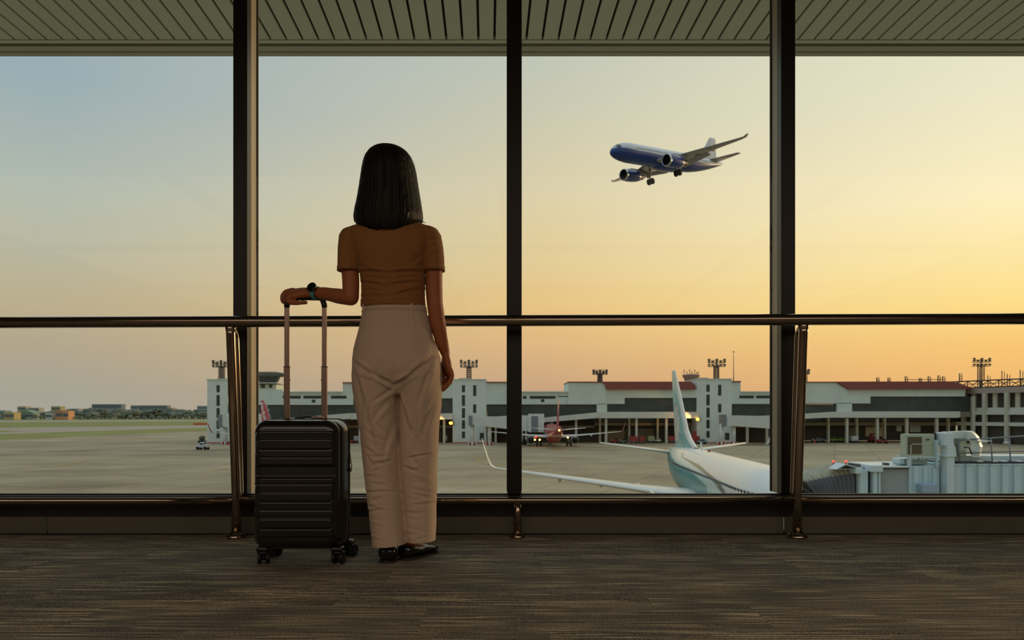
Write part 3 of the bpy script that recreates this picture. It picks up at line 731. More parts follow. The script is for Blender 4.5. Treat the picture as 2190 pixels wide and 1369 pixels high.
def stair_tower(x0, x1, ytop, label):
    org = Vector((*((Pz((x0+x1)/2, GB))[:1]), D, zA)); t = thing('stair_tower', label, 'tower', (org.x, D, zA))
    def p(name, m, r, a, b): return local(MB().prism(poly(r), D+a, D+b), (org.x, D, zA)).build(name, m, t)
    k = (x1-x0)/72.0
    p('wall', M_tw, rectp(x0, ytop, x1, GB), 0, 14)
    p('coping', M_tw, rectp(x0-0.6, ytop-1.2, x1+0.6, ytop+0.6), -0.25, 14.2)
    for (a, b) in ((824, 839), (845, 868), (873, 894), (899, 917), (923, 937)): p('window', M_win, rectp(x0+20*k, a+ytop-812, x0+26.5*k, b+ytop-812), -0.06, 0.2)
    for (a, b) in ((824, 847), (865, 883)): p('window', M_win, rectp(x0+44*k, a+ytop-812, x0+50.5*k, b+ytop-812), -0.06, 0.2)
    p('door', M_win, rectp(x0+58*k, 926, x0+67*k, 941), -0.06, 0.2)
    p('red_kerb', M_red, rectp(x0-2, GB-1.6, x1+12, GB), -0.5, 0.1)
    p('roof_box', M_gry, rectp(x0+12*k, ytop-4, x0+30*k, ytop), 3, 6)
    return t
stair_tower(443, 516, 812, 'pale stair tower left of the tall rail post at the far pier')
stair_tower(968, 1040, 812, 'pale stair tower just left of the middle mullion beyond the apron')
stair_tower(1490, 1565, 811, 'pale stair tower behind the teal tail fin')
def building(name, label, x0, x1, parts, cat='building'):
    cx = Pz((x0+x1)/2, GB)[0]; t = thing(name, label, cat, (cx, D, zA))
    for (nm, m, pts, a, b) in parts:
        local(MB().prism(poly(pts), D+a, D+b), (cx, D, zA)).build(nm, m, t)
    return t
def cols(xs, y0, y1=None, w=4.6, a=-0.4, b=0.5): return [('column', M_colm, rectp(x-w/2, y0, x+w/2, y1 or GB), a, b) for x in xs]
def mull(x0, x1, y0, y1, step, a=0.3): return []
A = [('wall', M_cw, [(516, 833), (605, 833), (605, 838), (733, 838), (733, 819), (968, 819), (968, 852), (755, 852), (755, 866), (516, 866)], 0, 16),
     ('coping', M_cw, rectp(605, 837, 733, 839.5), -0.5, 1), ('roof_edge', M_redroof, rectp(733, 817.5, 968, 819.5), -0.5, 16),
     ('louvre', M_win, rectp(605, 846.5, 643, 852.5), -0.05, 0.2), ('louvre', M_win, rectp(649, 846.5, 687, 852.5), -0.05, 0.2), ('louvre', M_win, rectp(708, 846.5, 741, 852.5), -0.05, 0.2),
     ('ribbon_window', M_glz, rectp(516, 866, 755, 900), 0.8, 2), ('ribbon_window', M_glz, rectp(755, 852, 968, 884), 0.8, 2),
     ('gallery', M_cw2, [(516, 898), (622, 894), (750, 884), (750, 896), (622, 905), (516, 909)], -2.2, 2.5), ('gallery', M_cw2, rectp(750, 884, 968, 897), -1.2, 2.5),
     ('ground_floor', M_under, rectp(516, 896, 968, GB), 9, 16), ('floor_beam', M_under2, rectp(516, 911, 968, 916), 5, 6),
     ('sign', M_win, rectp(667, 855, 674.5, 861), -0.08, 0.05)] + cols([560, 620, 770, 830, 890, 950], 896)
building('pier_building', 'pale pier with ribbon windows, seen between the trolley handle poles of the suitcase', 516, 968, A)
B = [('wall', M_cw, [(1040, 818), (1100, 818), (1100, 838), (1215, 838), (1215, 865), (1040, 865)], 0, 16), ('roof_edge', M_redroof, rectp(1040, 816.6, 1100, 818.6), -0.5, 16),
     ('coping', M_cw, rectp(1100, 837, 1215, 839.5), -0.5, 1),
     ('louvre', M_win, rectp(1118, 847, 1126, 853), -0.05, 0.2), ('louvre', M_win, rectp(1133, 847, 1188, 853), -0.05, 0.2), ('louvre', M_win, rectp(1193, 847, 1224, 849), -0.05, 0.2),
     ('ribbon_window', M_glz, rectp(1042, 865, 1214.8, 897), 0.8, 2), ('sign', M_win, rectp(1157, 854, 1164, 860), -0.08, 0.05),
     ('gallery', M_cw2, [(1040, 902), (1116, 898), (1214.8, 888.1), (1214.8, 899), (1116, 907), (1040, 911)], -2.2, 2.5),
     ('ground_floor', M_under, rectp(1040, 896, 1214.8, GB), 9, 16), ('floor_beam', M_under2, rectp(1040, 911, 1214.8, 916), 5, 6)] + cols([1060, 1125, 1180], 898)
building('pier_building', 'pale pier behind the red airliner with a sloping gallery below its dark windows', 1040, 1215, B)
C_ = [('ribbon_window', M_glz, rectp(1215, 865, 1276, 897), 0.8, 2), ('gallery', M_cw2, [(1215, 888.1), (1276, 882), (1276, 894), (1215, 899)], -2.2, 2.5), ('ground_floor', M_under, rectp(1215, 896, 1276, GB), 9, 16), ('floor_beam', M_under2, rectp(1215, 911, 1276, 916), 5, 6),
      ('gable_wall', M_cw, [(1215, 818), (1286, 818), (1292, 821), (1296, 826), (1296, 865), (1276, 865), (1276, 894), (1296, 894), (1296, 830), (1215, 830)][:5]+[(1215, 865)], -0.4, 16),
      ('link_wall', M_cw, rectp(1276, 864, 1298, 894), -0.4, 2), ('roof_edge', M_redroof, rectp(1214, 816.4, 1290, 818.4), -0.7, 16),
      ('roof', M_redroof, [(1288, 816.5), (1476, 816.5), (1484, 823), (1488, 833), (1296, 833), (1293, 823)], -0.9, 16),
      ('wall', M_cw, [(1296, 833), (1490, 833), (1490, 851), (1336, 851), (1336, 864), (1296, 864)], 0, 16),
      ('ribbon_window', M_glz, rectp(1299, 864, 1336, 881), 0.5, 2), ('ribbon_window', M_glz, rectp(1336, 851, 1490, 881), 0.5, 2),
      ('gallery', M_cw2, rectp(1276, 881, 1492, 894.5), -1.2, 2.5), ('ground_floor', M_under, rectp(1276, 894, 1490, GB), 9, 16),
      ('floor_beam', M_under2, rectp(1276, 905, 1490, 911), 5, 6), ('upper_recess', M_win, rectp(1276, 895, 1490, 904), 6, 7),
      ('service_bay', M_under2, rectp(1300, 922, 1345, GB), 8.5, 9), ('service_bay', M_under2, rectp(1372, 918, 1410, GB), 8.5, 9)] + cols([1232, 1296, 1361, 1425], 894) + cols([1287, 1351, 1413, 1470], 894, w=4, a=4, b=5)
building('pier_building', 'pale pier with red roof and open columned ground floor left of the teal tail fin', 1215, 1490, C_)
D_ = [('wall', M_cw, [(1565, 816), (1584, 816), (1584, 838), (1690, 838), (1690, 864), (1565, 864)], 0, 16), ('roof_edge', M_redroof, rectp(1565, 815, 1584, 817), -0.5, 16),
      ('coping', M_cw, rectp(1584, 837, 1690, 839.5), -0.5, 1), ('louvre', M_win, rectp(1581, 846, 1612, 852), -0.05, 0.2), ('louvre', M_win, rectp(1617, 846, 1655, 852), -0.05, 0.2),
      ('ribbon_window', M_glz, rectp(1567, 864, 1690, 892), 0.8, 2), ('gallery', M_cw2, [(1565, 893), (1690, 886), (1690, 897), (1565, 905)], -1.8, 2.5),
      ('ground_floor', M_under, rectp(1565, 896, 1690, GB), 9, 16), ('floor_beam', M_under2, rectp(1565, 911, 1690, 916), 5, 6)] + cols([1598, 1640], 898)
building('pier_building', 'pale pier right of the stair tower behind the teal tail fin', 1565, 1690, D_)
E_ = [('gable_wall', M_cw, [(1690, 818), (1786, 818), (1796, 824), (1811, 833), (1811, 848), (1860, 848), (1860, 863), (1690, 863)], -0.4, 16), ('link_wall', M_cw, rectp(1789, 862, 1821, 894), -0.4, 2),
      ('roof_edge', M_redroof, rectp(1690, 816.6, 1788, 818.4), -0.7, 16), ('roof', M_redroof, [(1784, 816.5), (2028, 816), (2050, 821), (2082, 832), (1812, 833), (1798, 824)], -0.9, 16),
      ('wall', M_cw, [(1811, 833), (2066, 832), (2063, 848), (1811, 848)], 0, 16),
      ('ribbon_window', M_glz, rectp(1690, 865, 1789, 886), 0.5, 2), ('ribbon_window', M_glz, rectp(1821, 863, 1860, 881), 0.5, 2), ('ribbon_window', M_glz, rectp(1860, 848, 2079, 881), 0.7, 2),
      ('gallery', M_cw2, [(1690, 887), (1775, 881), (1821, 880), (2048, 880), (2048, 893), (1775, 893), (1690, 897)], -1.2, 2.5), ('floor_edge', M_under2, rectp(2048, 881, 2090, 892), 0, 2.5),
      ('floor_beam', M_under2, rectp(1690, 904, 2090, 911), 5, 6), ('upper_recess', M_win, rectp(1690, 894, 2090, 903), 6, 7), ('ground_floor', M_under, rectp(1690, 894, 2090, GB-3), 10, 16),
      ('service_bay', M_under2, rectp(1690, 917, 1728, GB), 8.5, 9), ('service_bay', M_under2, rectp(1846, 915, 1868, GB), 8.5, 9),
      ('bay_light_patch', mat('painted_bay_light', (206,190,150), 0.9), rectp(1886, 914, 1908, 936), 9.2, 9.9), ('bay_light_patch', mat('painted_bay_light', (206,190,150), 0.9), rectp(1912, 914, 1924, 936), 9.2, 9.9),  # pale panels painted as the light seen through the ground floor
      ('bay_light_patch', M_cw, rectp(1955, 911, 1966, 924), 9.2, 9.9), ('bay_light_patch', M_cw, rectp(1985, 911, 2008, 926), 9.2, 9.9)] + cols([1811, 1876, 1939, 2003], 893) + cols([1786, 1848, 1909, 2048], 893, w=4, a=4, b=5) + cols([2081], 848, w=6)  # pale wall colour again stands in for light beyond the bays
eb = building('pier_building', 'pale pier with red roof behind the jet bridge at the right window', 1690, 2090, E_)
def roofmast(par, x, yt, yb=818, d=D, dy=6, w=0.16):
    org = par.location; q = at(x, yt, d+dy); b = at(x, yb, d+dy)
    mb = MB(); mb.tube([b-org, q-org], w, 6); mb.tube([b+Vector((0.7, 0, 0))-org, q+Vector((0.7, 0, -0.3))-org], w*0.7, 6)
    for k in range(4):
        p = b.lerp(q, (k+0.5)/4); mb.cyl(p-org, p+Vector((0.7, 0, 0.3))-org, w*0.5, 5)
    mb.build('rooftop_mast', M_steel, par)
for (x, y) in ((1875, 808), (1899, 808), (1936, 805), (1966, 809), (1985, 805), (2006, 803), (2016, 805), (2052, 799)): roofmast(eb, x, y)
mb = MB(); p0, p1 = at(1936, 812, D+6)-eb.location, at(2016, 812, D+6)-eb.location; mb.cyl(p0, p1, 0.1, 6); mb.build('rooftop_pipe', M_steel, eb)
# right wing turning towards the lounge
wing_b = thing('wing_building', 'grey framed terminal wing with lattice parapet at the right edge of the view', 'building', (128.65, 211, zA), rz=math.atan2(-0.932, 0.363))
M_slab = mat('pinkish_roof_slab', (176,158,148), 0.8, noise=0.06, nscale=0.3)
def wz(z): return z-zA
wb = lambda a, b: MB().box2(a, b)
LW = 60.0
MB().box2((0, 0, wz(6.3)), (LW, 22, wz(7.8))).build('roof_slab', M_slab, wing_b)
MB().box2((0, 1.5, 0), (LW, 21, wz(6.3))).build('recessed_wall', M_under, wing_b)
MB().box2((0, -0.2, wz(0.34)), (LW, 1.6, wz(1.3))).build('floor_beam', M_cw2, wing_b)
MB().box2((4, 0.4, wz(1.3)), (LW, 1.6, wz(2.3))).build('balustrade', M_cw2, wing_b)
MB().box2((0, -0.2, wz(-2.75)), (LW, 1.6, wz(-1.75))).build('floor_beam', M_cw2, wing_b)
for k in range(9):
    MB().box2((2.6+6.2*k, -0.5, 0), (3.5+6.2*k, 0.6, wz(6.3))).build('column', M_colm, wing_b)
    MB().box2((4.6+6.2*k, 1.0, wz(1.3)), (5.8+6.2*k, 1.6, wz(6.3))).build('pilaster', M_colm, wing_b)
    MB().ball((3.05+6.2*k, -0.1, 0.35), (0.9, 0.9, 0.5), 10, 6).build('column_bollard', M_wht, wing_b)
mb = MB()
for k in range(20):
    x = -2+3.0*k
    mb.cyl((x, 0.3, wz(7.8)), (x, 0.3, wz(9.9)), 0.14, 6); mb.cyl((x, 0.3, wz(7.8)), (x+3, 0.3, wz(9.8)), 0.1, 6); mb.cyl((x, 0.3, wz(9.8)), (x+3, 0.3, wz(7.9)), 0.1, 6)
mb.cyl((-4, 0.3, wz(9.9)), (LW, 0.3, wz(9.9)), 0.2, 6); mb.cyl((-4, 0.3, wz(9.0)), (LW, 0.3, wz(9.0)), 0.1, 6); mb.cyl((-4, 0.3, wz(8.0)), (LW, 0.3, wz(8.0)), 0.2, 6)
mb.build('lattice_parapet', M_steel, wing_b)
wing_b2 = None
for i, (u, h) in enumerate(((5, 3.6), (8, 2.6), (12, 4.4), (13.5, 2.8), (17, 4.2), (18.5, 5.2), (24, 3), (27, 4))):
    mb = MB(); mb.cyl((u, 3, wz(8)), (u, 3, wz(9.9+h*0.6)), 0.12, 6); mb.cyl((u+0.7, 3, wz(8)), (u+0.7, 3, wz(9.6+h*0.6)), 0.09, 6); mb.build('rooftop_mast', M_steel, wing_b)

# ------------------------------------------------------------------ floodlight masts, control towers
fl = None
def mast(px, yt, yb, d, label, hw=18, group=None):
    global fl
    b = at(px, yb, d); tp = at(px, yt, d); H = tp.z-b.z; s = d/F; W_ = hw*s
    if d < 214: b.z -= 0.35; H += 0.35
    t = thing('floodlight_mast', label, 'light mast', b)
    mb = MB(); r = 4.4*s
    for sx in (-1, 1):
        for sy in (-1, 1): mb.cyl((sx*r, sy*r, 0), (sx*r, sy*r, H*0.72), 0.11, 6)
    n = 7
    for k in range(n):
        z0, z1 = H*0.72*k/n, H*0.72*(k+1)/n
        for sy in (-1, 1):
            mb.cyl((-r, sy*r, z0), (r, sy*r, z1), 0.06, 5); mb.cyl((r, sy*r, z0), (-r, sy*r, z1), 0.06, 5); mb.cyl((-r, sy*r, z1), (r, sy*r, z1), 0.05, 5)
        for sx in (-1, 1): mb.cyl((sx*r, -r, z0), (sx*r, r, z1), 0.06, 5)
    mb.build('lattice_tower', M_steel, t)
    if d > 214: MB().cyl((0, 0, 0), (0, 0, zA-b.z), 0.5, 12).build('pole', M_steel, t)
    mb = MB()
    for z in (H*0.66, H*0.84):
        mb.box((0, 0, z), (2*W_, 1.2, 0.14)); mb.cyl((-W_, -0.6, z+0.7), (W_, -0.6, z+0.7), 0.05, 5)
        for k in range(7): mb.cyl((-W_+2*W_*k/6, -0.6, z), (-W_+2*W_*k/6, -0.6, z+0.7), 0.04, 5)
    mb.cyl((0, 0, H*0.6), (0, 0, H*0.97), 0.2, 8); mb.build('platform', M_steel, t)
    for (z, n_) in ((H*0.73, 5), (H*0.90, 5), (H*0.99, 3)):
        for k in range(n_):
            x = -W_*0.92+2*W_*0.92*k/(n_-1)
            if fl is None:
                q = MB().box((0, 0, 0), (0.72, 0.45, 0.5), bev=0.1); q.cyl((0, 0, -0.3), (0, 0, -0.6), 0.07, 6); o = q.build('floodlight', M_lampb, t); fl = o
            else: o = fl.copy(); COL.objects.link(o); o.parent = t
            o.location = (x, -0.5, z)
mast(474, 772, 808, 212, 'floodlight mast on the left stair tower')
mast(1003, 771, 812, 212, 'floodlight mast on the stair tower left of the middle mullion')
mast(1283, 792, 817, 222, 'short floodlight mast above the pier, left of the teal tail fin', hw=15)
mast(1532, 769, 811, 212, 'floodlight mast on the stair tower behind the teal tail fin')
mast(2098, 767, 815, 225, 'tall floodlight mast above the roof at the right edge', hw=18)
mast(1720, 791, 818, 235, 'floodlight mast half hidden behind the right rail post', hw=9)
o = thing('radio_mast', 'thin radio mast right of the stair tower mast behind the teal tail', 'mast', at(1569, 816, 214)-Vector((0, 0, 0.35)))
MB().tube([(0, 0, 0), (0, 0, 66*214/F)], [0.14, 0.06], 8).ball((0, 0, 66*214/F), 0.22, 8, 6).build('pole', M_steel, o)
# control tower cab beside the left mullion
ct = thing('control_tower', 'control tower cab with wide flat roof above the pier beside the left mullion', 'tower', at(560, 838, 232)); s = 232/F
MB().box2((-30*s, 0.5, zA-ct.location.z), (30*s, 9.5, 16*s)).build('shaft', M_cw, ct)
MB().box((1*s, 0.42, 12*s), (9*s, 0.3, 7*s)).build('window', M_win, ct)
MB().box((18*s, 0.42, 12*s), (6*s, 0.3, 7*s)).build('window', M_win, ct)
MB().box((-2*s, 4, 18.5*s), (72*s, 11, 1.6*s)).build('balcony_slab', M_cw2, ct)
mb = MB()
for k in range(9): mb.cyl((-36*s+8.6*k*s, -1.4, 19*s), (-36*s+8.6*k*s, -1.4, 36*s if k % 2 else 26*s), 0.07, 5)
for z in (22, 25, 28): mb.cyl((-36*s, -1.4, z*s), (34*s, -1.4, z*s), 0.05, 5)
mb.build('balcony_rail', M_steel, ct)
MB().loft([[(x*s*k_, 4.5+y*s*k_*0.45, z*s) for x, y in ((-26, -16), (-13, -24), (13, -24), (26, -16), (26, 16), (13, 24), (-13, 24), (-26, 16))] for z, k_ in ((19, 0.85), (33, 1.05))], smooth=False).build('cab_glazing', M_win, ct)
MB().loft([[(x*s*k_, 4+y*s*k_*0.45, z*s) for x, y in ((-40, -20), (-20, -30), (22, -30), (41, -20), (41, 20), (22, 30), (-20, 30), (-40, 20))] for z, k_ in ((33, 0.8), (36, 1.0), (41, 0.97), (44, 0.55))], smooth=False).build('roof', mat('weathered_roof', (92,92,80), 0.8), ct)
c2_ = thing('control_tower', 'saucer topped control tower with antennas left of the mast behind the teal tail', 'tower', at(1478, 818, 236)); s = 236/F
MB().lathe([(14*s, 0), (14*s, 6*s), (18.5*s, 14*s), (18.5*s, 16*s), (5*s, 18*s)], n=24).build('saucer', mat('saucer_shell', (150,122,110), 0.7), c2_)
MB().cyl((0, 0, zA-c2_.location.z), (0, 0, 1*s), 1.6, 20).build('shaft', M_cw, c2_)
mb = MB()
for x, h in ((-15, 11), (-9, 7), (-3, 12), (2, 8), (8, 11), (12, 6), (15, 7)): mb.cyl((x*s, 0, 15*s), (x*s, 0, (16+h)*s), 0.09, 5); mb.cyl(((x-2)*s, 0, (14+h)*s), ((x+2)*s, 0, (15+h)*s), 0.07, 5)
mb.build('antenna_cluster', M_steel, c2_)

# sodium lamps glowing under the pier
M_sod = mat('sodium_lamp', (255,190,80), 0.4, emit=(255,170,50), estr=7)
for (px, py, lab) in ((1494, 897, 'glowing orange floodlight fixed to the stair tower behind the teal tail fin'), (966, 905, 'orange lamp glowing beside the traveller\'s hip at the far pier')):
    q = at(px, py, D-1.6); t = thing('wall_floodlight', lab, 'lamp', q)
    MB().box((0.1, 0.6, 0), (1.0, 0.9, 0.9), bev=0.1).build('housing', M_lampb, t); MB().ball((-0.25, 0.0, 0), (0.5, 0.35, 0.42), 14, 8).build('lens', M_sod, t)
    pl = bpy.data.lights.new('sodium_glow', 'SPOT'); pl.energy = 2600; pl.color = (1, 0.45, 0.12); pl.spot_size = math.radians(70); pl.spot_blend = 0.8; pl.shadow_soft_size = 0.3
    po = bpy.data.objects.new('sodium_glow', pl); COL.objects.link(po); po.location = q+Vector((-0.8, -0.9, 0.3)); po.rotation_euler = Vector((1.0, -0.25, -0.12)).to_track_quat('Z', 'Y').to_euler()

# ------------------------------------------------------------------ far jet bridges
def far_bridge(label, pts, dd, col_x, cab_h=1.0):
    """pts: list of (px, y_top, y_bottom) along the tunnel"""
    x0 = at(pts[0][0], 900, dd); t = thing('jet_bridge', label, 'jet bridge', (x0.x, dd, zA)); org = (x0.x, dd, zA)
    def bx(n, m, a, b, yt0, yt1, yb0, yb1, y0, y1): return local(MB().prism(poly([(a, yt0), (b, yt1), (b, yb1), (a, yb0)], dd), dd+y0, dd+y1), org).build(n, m, t)
    for i in range(len(pts)-1):
        a, b = pts[i], pts[i+1]; bx('tunnel', M_wht, a[0], b[0], a[1], b[1], a[2], b[2], -1.5-0.15*i, 1.5+0.15*i)
        n = int((b[0]-a[0])/6)
        mb = MB()
        for k in range(n+1):
            u = (k+0.5)/(n+1); xx = a[0]+(b[0]-a[0])*u; mb.prism(poly([(xx-0.35, a[1]+(b[1]-a[1])*u), (xx+0.35, a[1]+(b[1]-a[1])*u), (xx+0.35, a[2]+(b[2]-a[2])*u), (xx-0.35, a[2]+(b[2]-a[2])*u)], dd), dd-1.62-0.15*i, dd-1.5-0.15*i)
        local(mb, org).build('tunnel_rib', M_wht, t)
    bx('rotunda', M_gry, pts[0][0]-7, pts[0][0], pts[0][1]-1, pts[0][1]-1, pts[0][2]+2, pts[0][2]+2, -2, 2)
    gl = HY+(CZ-zA)*F/dd
    for cx_ in col_x:
        c = MB(); c.tube([at(cx_, pts[0][2]-4, dd), at(cx_, gl, dd)], 0.55, 14); local(c, org).build('support_column', M_wht, t)
        c = MB(); c.tube([at(cx_, gl-6, dd), at(cx_, gl, dd)], [1.0, 1.3], 10); local(c, org).build('column_bollard', M_wht, t)
        for s_ in (-1, 1): local(MB().box(at(cx_+s_*4.5, gl-2.5, dd-1), (0.5, 0.5, 0.9)), org).build('red_bollard', M_red, t)
    e = pts[-1]; bx('cab', M_wht, e[0]-4, e[0]+24*cab_h, e[1]-4, e[1]-4, e[2]+2, e[2]+2, -2.4, 2.4); bx('cab_curtain', M_gry, e[0]+2, e[0]+13*cab_h, e[1]+1, e[1]+1, e[2]+2, e[2]+2, -2.6, -2.2)
    # bogie and stair
    wx = e[0]-18; local(MB().tube([at(wx, e[2], dd), at(wx, gl-6, dd)], 0.4, 10).tube([at(wx-6, gl-5, dd), at(wx+6, gl-5, dd)], 0.3, 8), org).build('drive_bogie', M_wht, t)
    for s_ in (-5, 5): local(MB().lathe([(0.1, -0.3), (0.75, -0.3), (0.75, 0.3), (0.1, 0.3)], tuple(at(wx+s_, gl-5.7, dd)), 'Y', 18), org).build('wheel', M_tyre, t)
    local(MB().prism(poly([(wx-22, gl-1), (wx-17, gl-1), (wx+2, e[2]), (wx-4, e[2])], dd), dd-2.0, dd-1.6), org).build('service_stair', M_wht, t)
    return t
far_bridge('white jet bridge beside the left stair tower, cut off by the tall rail post', [(479, 888, 912), (520, 893, 920), (548, 889, 922)], 196, [482, 497], 0.8)
far_bridge('white jet bridge in front of the stair tower left of the middle mullion', [(1010, 890, 908), (1058, 891, 914), (1112, 888, 921), (1134, 889, 922)], 193, [1010, 1047], 1.2)
far_bridge('white jet bridge behind the right tailplane of the teal airliner', [(1549, 888, 910), (1592, 889, 913), (1648, 890, 917), (1672, 889, 918)], 194, [1543, 1569], 1.0)

# ------------------------------------------------------------------ near jet bridge
DB = 33.5
M_nb = mat('jet_bridge_panel', (190,210,214), 0.55, noise=0.06, nscale=0.7)
M_nb2 = mat('jet_bridge_roof_panel', (200,216,218), 0.5, noise=0.05, nscale=0.8)
M_cor = mat('corrugated_shutter', (206,210,210), 0.55, metal=0.0, noise=0.05)
M_fold = mat('pleated_canopy_fabric', (104,106,112), 0.85, noise=0.12, nscale=2.0, bump=0.3, bscale=4)
M_foldt = mat('canopy_top_fabric', (172,164,142), 0.85, noise=0.2, nscale=2.5)
M_duct = mat('white_duct_paint', (208,214,208), 0.45, noise=0.05)
M_ac = mat('ac_unit_casing', (176,182,158), 0.55, noise=0.06, nscale=1.5)
M_grille = mat('ac_unit_grille', (88,78,54), 0.7, noise=0.15, nscale=20, stretch=(0.2, 0.2, 6))
jo = at(1826, 1000, DB); jb = thing('jet_bridge', 'grey jet bridge docked to the teal airliner at the lower right window', 'jet bridge', (jo.x, DB, zA)); JO = (jo.x, DB, zA)
def q(px, py, dy=0.0):
    v = at(px, py, DB); return Vector((v.x-JO[0], dy, v.z-JO[2]))
def jbox(name, m, px0, py0, px1, py1, y0, y1, par=None, bev=0):
    a, b = q(px0, py0), q(px1, py1)
    mb = MB().box(((a.x+b.x)/2, (y0+y1)/2, (a.z+b.z)/2), (abs(b.x-a.x), abs(y1-y0), abs(b.z-a.z)), bev=bev)
    return mb.build(name, m, par if par is not None else jb)
BT = 1122
def canopy():
    mb = MB(); mt = MB(); n = 11; rows = []
    for k in range(2*n+1):
        u = k/(2*n); zig = 0.26 if k % 2 else -0.10
        topf = q(1822+(1728-1822)*u, 1001+(1028-1001)*u**1.3); botf = q(1822+(1775-1822)*u*0.9, BT+(1088-BT)*u)
        prof = []
        yf, yb_ = -0.3+0.9*u, 2.6
        for (w_, y) in ((0, yf), (0.34, yf-0.0), (0.7, yf), (0.93, yf+0.05)): prof.append(botf.lerp(topf, w_)+Vector((0, y-zig, 0)))
        prof.append(topf+Vector((-0.05, yf+0.25, zig*0.7))); prof.append(topf+Vector((-0.1, 1.2, 0.12+zig))); prof.append(topf+Vector((-0.1, yb_, zig*0.7))); prof.append(botf+Vector((0, yb_, 0)))
        rows.append(prof)
    m_ = len(rows[0]); vs = [p for r in rows for p in r]
    f1 = [(i*m_+j, i*m_+j+1, (i+1)*m_+j+1, (i+1)*m_+j) for i in range(len(rows)-1) for j in range(m_-1)]
    me = bpy.data.meshes.new('folding_canopy'); me.from_pydata([tuple(v) for v in vs], [], f1); me.materials.append(M_fold); me.materials.append(M_foldt)
    for i, p in enumerate(me.polygons): p.material_index = 1 if 3 <= (i % (m_-1)) <= 5 else 0
    me = evaluated(me, [('SOLIDIFY', dict(thickness=0.03)), ('SUBSURF', dict(levels=1, render_levels=1))], 'folding_canopy')
    me.polygons.foreach_set('use_smooth', [True]*len(me.polygons))
    link('folding_canopy', me, None, jb)
canopy()
jbox('cab_frame', M_nb, 1826, 1003, 1843, BT, -0.6, -0.2, bev=0.02); jbox('cab_frame', M_nb2, 1815, 999, 1830, 1011, -0.7, -0.1, bev=0.03)
jbox('cab_frame', M_nb2, 1845, 993, 1870, 1007, -0.8, 0.2, bev=0.03); jbox('cab_frame', M_nb, 1852, 1007, 1861, BT, -0.7, -0.35, bev=0.02); jbox('cab_frame', M_nb2, 1864, 1007, 1868, BT, -0.65, -0.45)
jbox('cab_body', mat('cab_interior_dark', (60,64,66), 0.7), 1843, 1001, 1871, BT, -0.2, 2.8)
mb = MB(); a, b = q(1778, 998), q(1830, 1001); mb.loft([[(a.x, -0.5, a.z-0.1), ((a.x*0.65+b.x*0.35), -0.6, a.z+0.16), (b.x, -0.7, b.z)], [(a.x, 0.3, a.z-0.1), ((a.x*0.65+b.x*0.35), 0.4, a.z+0.16), (b.x, 0.5, b.z)]], smooth=False, cap=False)
me = evaluated(mb, [('SOLIDIFY', dict(thickness=0.05))], 'canopy_hood'); link('canopy_hood', me, M_nb2, jb)
# corrugated shutter wall
mb = MB(); n = 20; vs = []
a, b = q(1870, 1000), q(1934, BT)
for k in range(2*n+1):
    x = a.x+(b.x-a.x)*k/(2*n); y = -0.32+(0.05 if k % 2 else -0.05); vs += [(x, y, a.z+0.02), (x, y, b.z)]
mb.add(vs, [(2*i, 2*i+1, 2*i+3, 2*i+2) for i in range(2*n)]); me = evaluated(mb, [('SOLIDIFY', dict(thickness=0.03))], 'corrugated_shutter'); link('corrugated_shutter', me, M_cor, jb)
jbox('shutter_roof', M_duct, 1868, 995.5, 1932, 999, -0.55, 2.6, bev=0.02); jbox('shutter_seal', M_black, 1868, 999, 1932, 1001.5, -0.42, 2.5)
jbox('roof_lamp', M_lampb, 1893, 990, 1903, 995.5, 0.0, 0.3, bev=0.03)
jbox('tunnel', M_nb, 1932, 995, 1996, BT, -0.5, 2.7, bev=0.02); jbox('tunnel', M_nb, 1996, 991, 2420, BT, -0.3, 2.7, bev=0.02)
jbox('access_hood', mat('pale_blue_hood', (150,172,190), 0.5), 1944, 1031, 1978, 1049, -1.1, -0.5, bev=0.03)
jbox('lift_column', M_nb2, 1999, 950, 2015, BT, -0.95, -0.4, bev=0.02); jbox('lift_column_head', M_nb2, 1993, 925, 2013, 952, -0.95, -0.3, bev=0.03); jbox('column_collar', M_nb2, 1993, 972, 2016, 974.5, -1.0, -0.3)
jbox('cable_tray', M_gry, 2016, 992, 2028, BT, -0.45, -0.3)
for k in range(18):
    x = 2030+26*k*0.97; jbox('tunnel_rib', M_nb, x, 993, x+13, BT, -0.42, -0.28, bev=0.015); jbox('rib_cap', M_nb, x-1, 991.0, x+14, 993.6, -0.46, -0.26)
for k in range(3): x = 1940+20*k; jbox('tunnel_rib', M_nb, x, 997, x+9, BT, -0.58, -0.48, bev=0.01)
jbox('roof_ridge', M_nb2, 2020, 976, 2420, 988.5, 0.4, 1.8, bev=0.03); jbox('roof_gutter', M_black, 2020, 988.4, 2420, 991, -0.25, 1.9)
for x in (2085, 2117, 2137, 2170): jbox('roof_plate', M_duct, x, 985, x+12, 988, -0.2, 0.3, bev=0.02)
# unit platform under the air conditioner
jbox('unit_platform', M_nb, 1926, 975, 1990, 978, -0.6, 0.4); jbox('unit_platform_leg', M_nb, 1930, 978, 1934, 996, -0.6, -0.4); jbox('unit_platform_leg', M_nb, 1984, 940, 1988, 996, -0.7, -0.5)
jbox('roof_box', M_nb, 1936, 982, 1984, 994, 0, 1.2, bev=0.03); jbox('roof_box', M_nb2, 1918, 981, 1930, 992, -0.2, 0.4, bev=0.03)
for x in (1934, 1953, 1970): jbox('pipe_run', M_duct, x, 979, x+15, 982, -0.5, -0.3, bev=0.02)
